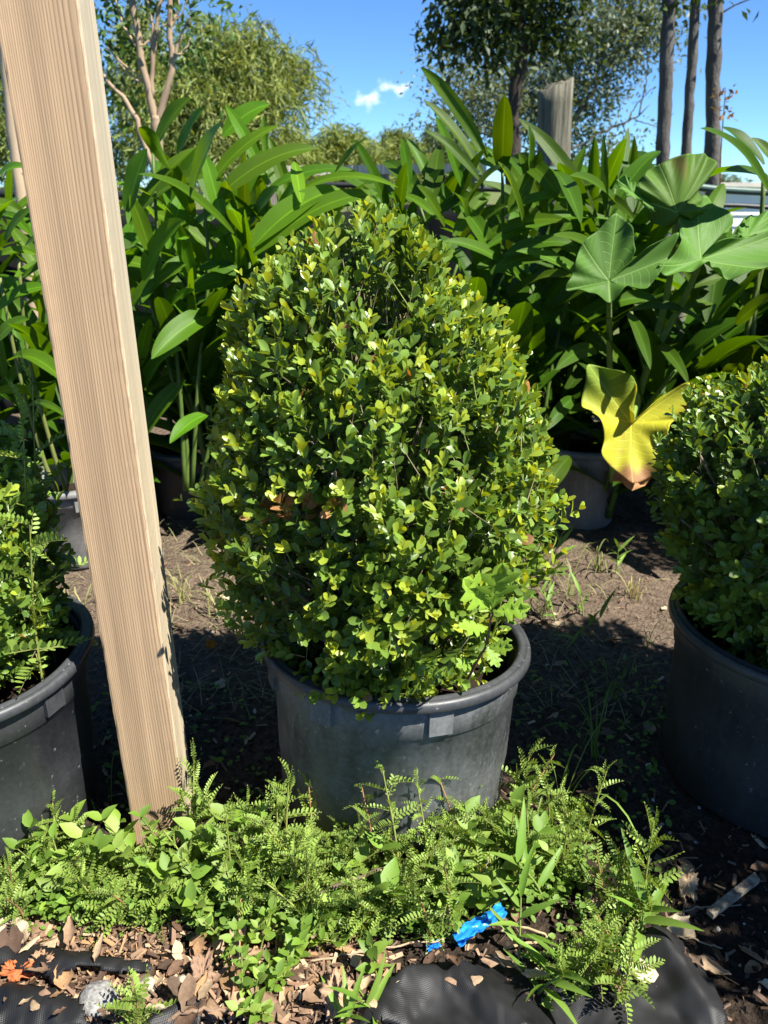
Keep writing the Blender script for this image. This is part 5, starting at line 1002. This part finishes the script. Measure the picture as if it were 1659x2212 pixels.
def drop(px, py, s, ti, ci, r, name='dead_leaf', label=None, group=None, lift=.004, tilt=.35):
    if label is None: label = ('curled mid brown', 'dark brown', 'pale tan', 'dull brown', 'blackish brown', 'cream coloured', 'orange brown', 'grey brown')[ci] + (' oval', ' narrow', ' broad')[ti % 3] + ' dead leaf in the mulch'
    p = gp(px, py); z = p.z
    for (poly, _) in MATS:
        if inside(poly, np.array([p.x]), np.array([p.y]))[0]: z += .02
    az = r.random() * 6.28; d = np.array((math.cos(az), math.sin(az), tilt * r.normal())); o = put(name, DM[ti][ci], mat4((p.x, p.y, z + lift), d, np.array((0, 0, 1.0 if r.random() < .7 else -1.0)) + tilt * r.normal(size=3), s)); return tag(o, label, 'dead leaf', group)
DLm = 'curled brown dead leaf lying in the mulch'; DGm = 'dead leaves in the mulch'
r = np.random.default_rng(303); n_ = 0
while n_ < 225:
    px = -10 + 850 * r.random(); py = 1995 + 225 * r.random() ** .9
    if px > 500 and py < 2030: continue
    if abs(px - 215) < 60 and abs(py - 2172) < 45: continue
    if (py < 2125 and py > 2045 and px < 330) or (py > 2150 and px < 190): 
        if r.random() < .8: continue
    drop(px, py, .016 + .030 * r.random() ** 1.8, int(r.integers(0, 6)), int(r.choice(8, p=[.2, .13, .17, .16, .1, .08, .1, .06])), r, label=None, group=DGm, lift=.003 + .012 * r.random()); n_ += 1
for q in range(34):
    px, py = (860 + 560 * r.random(), 1940 + 270 * r.random()); drop(px, py, .020 + .022 * r.random(), int(r.integers(0, 6)), int(r.choice(8)), r, label='dry dead leaf on damp soil around the ground cloth', group='dead leaves round the ground cloth')
for q in range(30):
    px, py = (1380 + 280 * r.random(), 1800 + 330 * r.random()); drop(px, py, .024 + .03 * r.random(), int(r.integers(0, 6)), int(r.choice(8)), r, label='dry dead leaf on dark shaded soil below the shaded pot', group='dead leaves on the shaded soil')
for q in range(45):
    px, py = ([180, 1130][q % 2] + 380 * r.random(), 1240 + 480 * r.random()); drop(px, py, .018 + .025 * r.random(), int(r.integers(0, 6)), int(r.choice(8)), r, label='small dead leaf on the soil between the pots', group='dead leaves between the pots')
def chips():
    r = np.random.default_rng(12); b = MB(); tm = (np.array([(-.5, 0, 0), (.5, 0, .1), (.45, 1, 0), (-.4, 1, .12), (-.5, 0, -.2), (.5, 0, -.1), (.45, 1, -.2), (-.4, 1, -.1)]), [(0, 1, 2, 3), (0, 4, 5, 1), (1, 5, 6, 2), (2, 6, 7, 3), (3, 7, 4, 0)])
    n = 4200; px = -20 + 860 * r.random(n); py = 1980 + 245 * r.random(n); m = 380; px = np.r_[px, 860 + 800 * r.random(m)]; py = np.r_[py, 1780 + 430 * r.random(m)]; m2 = 700; px = np.r_[px, 150 + 1300 * r.random(m2)]; py = np.r_[py, 1200 + 600 * r.random(m2)]; P = np.array([tuple(gnd(a, c)) for a, c in zip(px, py)]); P[:, 2] = gz(P[:, 0], P[:, 1]) + .002 + .006 * r.random(len(P)); n = len(P)
    az = r.random(n) * 6.28; d = np.stack([np.cos(az), np.sin(az), .35 * r.normal(size=n)], -1); M = frames(d, r.normal(size=(n, 3)) * .4 + np.array((0, 0, 1.0))).copy(); L = .006 + .020 * r.random(n) ** 2; M[:, :, 1] *= L[:, None]; w_ = L * (.10 + .25 * r.random(n)); M[:, :, 0] *= w_[:, None]; M[:, :, 2] *= (.004 * np.ones(n))[:, None]
    K = np.array(DC)[r.choice(8, n, p=[.2, .2, .1, .2, .15, .03, .06, .06])]; b.inst(tm, P, M, K); tag(b.build('mulch_chips', M_litter, smooth=False), 'small brown bark and leaf chips covering the soil', 'mulch', kind='stuff')
chips()
def crumbs():
    r = np.random.default_rng(13); n = 9000; px = -20 + 1700 * r.random(n); py = 1200 + 1020 * r.random(n) ** .8; P = np.array([tuple(gnd(a, c)) for a, c in zip(px, py)]); P[:, 2] = gz(P[:, 0], P[:, 1]); s = .0018 + .006 * r.random(n) ** 3
    o = np.array([(1, 0, 0), (-1, 0, 0), (0, 1, 0), (0, -1, 0), (0, 0, 1), (0, 0, -1)], float); tm = (o * np.array((1, .8, .7)), [(0, 2, 4), (2, 1, 4), (1, 3, 4), (3, 0, 4), (2, 0, 5), (1, 2, 5), (3, 1, 5), (0, 3, 5)])
    dry = np.clip((P[:, 1] - 1.15) / .35, 0, 1)[:, None]; K = (np.array((.025, .018, .013)) * (1 - dry) + np.array((.17, .12, .08)) * dry) * (.6 + .8 * r.random((n, 1))); pale = r.random(n) < .012; K[pale] = (.5, .48, .44)
    b = MB(); b.inst(tm, P, frames(r.normal(size=(n, 3)), r.normal(size=(n, 3))) * s[:, None, None], K); tag(b.build('soil_crumbs', M_crumb, smooth=False), 'loose crumbs of soil lying on the ground', 'soil', kind='stuff')
crumbs()
def jagged_leaf(px, py, wpx, hpx, label, col, seed, tilt=(.1, -.55, .8)):
    r = np.random.default_rng(seed); p = gp(px, py); n = 44; k = mpp(p); b = MB(); V = [(0, 0, 0)]; F = []; S = 5
    for s in range(1, S + 1):
        for j in range(n):
            a = j * 2 * math.pi / n; lob = 1 + .16 * math.cos(5 * a + seed) + (.10 * (1 if j % 2 else -1) + .05 * r.normal()) * (s == S); V.append((wpx * .5 * k * lob * math.cos(a) * s / S, hpx * .6 * k * lob * math.sin(a) * s / S, .004 * r.normal() * s / S + .005 * math.sin(3 * a) * s / S))
    F = [(0, 1 + j, 1 + (j + 1) % n) for j in range(n)] + [(1 + (s - 1) * n + j, 1 + s * n + j, 1 + s * n + (j + 1) % n, 1 + (s - 1) * n + (j + 1) % n) for s in range(1, S) for j in range(n)]
    nv = nrm(np.array(tilt)); M = frames(np.array([(0, .8, .55)]), np.array([nv]))[0]; b.add(np.array(V) @ M.T + np.array(p) + np.array((0, 0, .022)), F, col); o = b.build('dead_leaf', M_litter, origin=p); md = o.modifiers.new('thick', 'SOLIDIFY'); md.thickness = .0008; tag(o, label, 'dead leaf', 'large dead leaves')
jagged_leaf(440, 2140, 52, 84, 'large jagged brown dead leaf propped up in the mulch', (.27, .17, .11), 1)
jagged_leaf(728, 2172, 64, 76, 'large lobed tan dead leaf leaning by the lance leaved sprig', (.31, .20, .125), 4)
jagged_leaf(45, 2122, 74, 34, 'rust orange dead leaf between two folds of ground cloth', (.42, .13, .045), 2, (0, -.3, 1))
jagged_leaf(95, 2108, 56, 44, 'broad dull brown dead leaf beside the rust orange one', (.24, .145, .085), 3, (0, -.3, 1))
jagged_leaf(1275, 1742, 34, 26, 'reddish brown dead leaf on damp soil beyond the weeds', (.30, .15, .085), 5, (0, -.3, 1))
jagged_leaf(1480, 1932, 44, 60, 'papery dead leaf cluster on the shaded soil', (.34, .25, .15), 6, (0, -.4, 1))
jagged_leaf(458, 1410, 22, 18, 'small bright orange petal on the sunlit soil', (.75, .27, .02), 7, (0, -.4, 1))
def rock(px, py, wpx, hpx, label, col, seed):
    p = gp(px, py); k = mpp(p); bm_ = MB(); n = 20; m = 12; V = []
    for i in range(m + 1):
        ph = math.pi * i / m
        for j in range(n):
            a = 2 * math.pi * j / n; u = np.array((math.sin(ph) * math.cos(a), math.sin(ph) * math.sin(a), math.cos(ph))); q = 1 + .35 * float(vn(u[0] * 1.6 + seed, u[1] * 1.6 + u[2] * 1.9, seed)) + .12 * float(vn(u[0] * 5, u[1] * 5 + u[2] * 4, seed + 1)); V.append(u * q * np.array((wpx * .5 * k, wpx * .42 * k, hpx * .5 * k)))
    F = [(i * n + j, i * n + (j + 1) % n, (i + 1) * n + (j + 1) % n, (i + 1) * n + j) for i in range(m) for j in range(n)]
    bm_.add(np.array(V) + np.array(p) + np.array((0, 0, hpx * .28 * k)), F, col); tag(bm_.build('stone', M_stone, origin=p), label, 'stone')
rock(215, 2168, 88, 50, 'speckled pale grey stone resting in the leaf mulch', (.21, .205, .195), 3)
rock(318, 2140, 44, 40, 'flat cream coloured chip of stone beside the speckled stone', (.33, .29, .22), 5)
rock(400, 2128, 36, 34, 'smaller cream stone chip in the mulch near the jagged leaf', (.33, .29, .21), 8)
M_blue = mat_plain('blue plastic', (.015, .22, .72), .35, .3, 60, .5, bump=.4)
def strip(pts, wd, label, seed, lift=.02, name='plastic_strip'):
    r = np.random.default_rng(seed); P = spline([gnd(x, y, lift + dz) for (x, y, dz) in pts], 24); T = nrm(np.gradient(P, axis=0)); s = nrm(np.cross(T, np.array((0, -.5, .85)))); n = np.cross(s, T); V = []
    for i in range(24):
        for u in np.linspace(-1, 1, 7): V.append(P[i] + s[i] * u * wd * .5 * (1 + .15 * math.sin(i * 1.3)) + n[i] * (.003 * math.sin(u * 7 + i * .35) + .0004 * r.normal()))
    F = [(i * 7 + j, i * 7 + j + 1, i * 7 + j + 8, i * 7 + j + 7) for i in range(23) for j in range(6)]; b = MB(); b.add(V, F); o = b.build(name, M_blue, smooth=False, origin=P[0]); md = o.modifiers.new('thick', 'SOLIDIFY'); md.thickness = .0009; tag(o, label, 'plastic strip')
strip([(985, 2032, 0), (1020, 2005, .006), (1055, 1985, .01), (1088, 1962, .012)], .017, 'crumpled bright blue plastic strip lying on the damp soil', 1)
strip([(922, 2048, 0), (936, 2042, .004), (950, 2036, .0)], .008, 'short frayed blue plastic scrap under the weeds', 2, .012)
strip([(798, 2058, 0), (801, 2070, .003), (799, 2082, 0)], .004, 'tiny blue plastic thread in the leaf mulch', 3, .012)
def twig(pts, r0, r1, label, col, group='fallen twigs', zs=None):
    P = spline([gnd(x, y, z + float(gz(gnd(x, y).x, gnd(x, y).y))) for (x, y, z) in pts], 20); P += .0012 * rng.normal(size=P.shape); b = MB(); V, F = tube(P, [r0, r1], 6); b.add(V, F, col); tag(b.build('twig', M_twig, origin=P[0]), label, 'twig', group)
twig([(600, 2012, .004), (640, 1982, .03), (692, 1930, .075), (744, 1906, .085), (796, 1888, .085), (860, 1872, .08), (930, 1868, .07)], .0035, .0024, 'long curved dark twig arching over the feathery weeds', (.12, .085, .06))
twig([(330, 2230, .006), (390, 2190, .02), (440, 2182, .022), (500, 2186, .012)], .003, .002, 'bent brown twig lying over the small cloth flap', (.20, .13, .085))
twig([(640, 2076, .01), (760, 2060, .02), (880, 2040, .02), (960, 2028, .02)], .0016, .0012, 'thin pale twig crossing the mulch toward the blue scrap', (.34, .25, .16))
twig([(1090, 2050, .01), (1180, 2025, .03), (1120, 2000, .03), (1080, 2010, .02)], .002, .0015, 'forked straw coloured twig beside the blue plastic strip', (.40, .29, .16))
twig([(1440, 1985, .006), (1500, 1960, .01), (1600, 1955, .008)], .0016, .001, 'thin pale twig on the shaded soil', (.30, .23, .16))
twig([(1380, 2022, .01), (1480, 2026, .01), (1560, 2050, .006)], .0016, .001, 'straw stalk beyond the hump of ground cloth', (.34, .27, .16))
twig([(500, 2210, .01), (508, 2120, .03), (515, 2010, .06), (520, 1940, .07)], .0014, .001, 'upright reddish stalk between the oval leaved seedlings', (.32, .17, .09))
twig([(1040, 1960, .01), (1048, 1900, .07), (1054, 1850, .10)], .0016, .001, 'upright dry stalk beside the blue plastic strip', (.34, .26, .16))
twig([(1440, 1890, .006), (1480, 1930, .01), (1470, 2000, .008)], .0014, .001, 'crooked thin twig beside the papery leaf cluster', (.22, .16, .11))
b = MB(); P = [gnd(x, y, .012) for (x, y) in ((1525, 1972), (1540, 1986), (1640, 1908), (1628, 1892))]; b.add([tuple(p) for p in P] + [tuple(Vector(p) + Vector((0, 0, .008))) for p in P], [(3, 2, 1, 0), (4, 5, 6, 7), (0, 1, 5, 4), (1, 2, 6, 5), (2, 3, 7, 6), (3, 0, 4, 7)], (.36, .30, .22)); tag(b.build('wood_strip', M_grey, smooth=False, origin=P[0]), 'flat straw coloured wood strip on the shaded soil', 'wood strip')
b = MB(); P = [gnd(x, y, .012) for (x, y) in ((-20, 2000), (-20, 2045), (45, 2048), (66, 2015), (40, 1998))]; n = 5; b.add([tuple(p) for p in P] + [tuple(Vector(p) + Vector((0, 0, .016 + .004 * (i % 2)))) for i, p in enumerate(P)], [(0, 1, 6, 5), (1, 2, 7, 6), (2, 3, 8, 7), (3, 4, 9, 8), (4, 0, 5, 9), (5, 6, 7, 8, 9)], (.50, .38, .25)); tag(b.build('wood_chunk', M_grey, smooth=False, origin=P[0]), 'pale split chunk of wood behind the folded cloth strip', 'wood chunk')

for o in (g1, g2, g3): del o['tone']
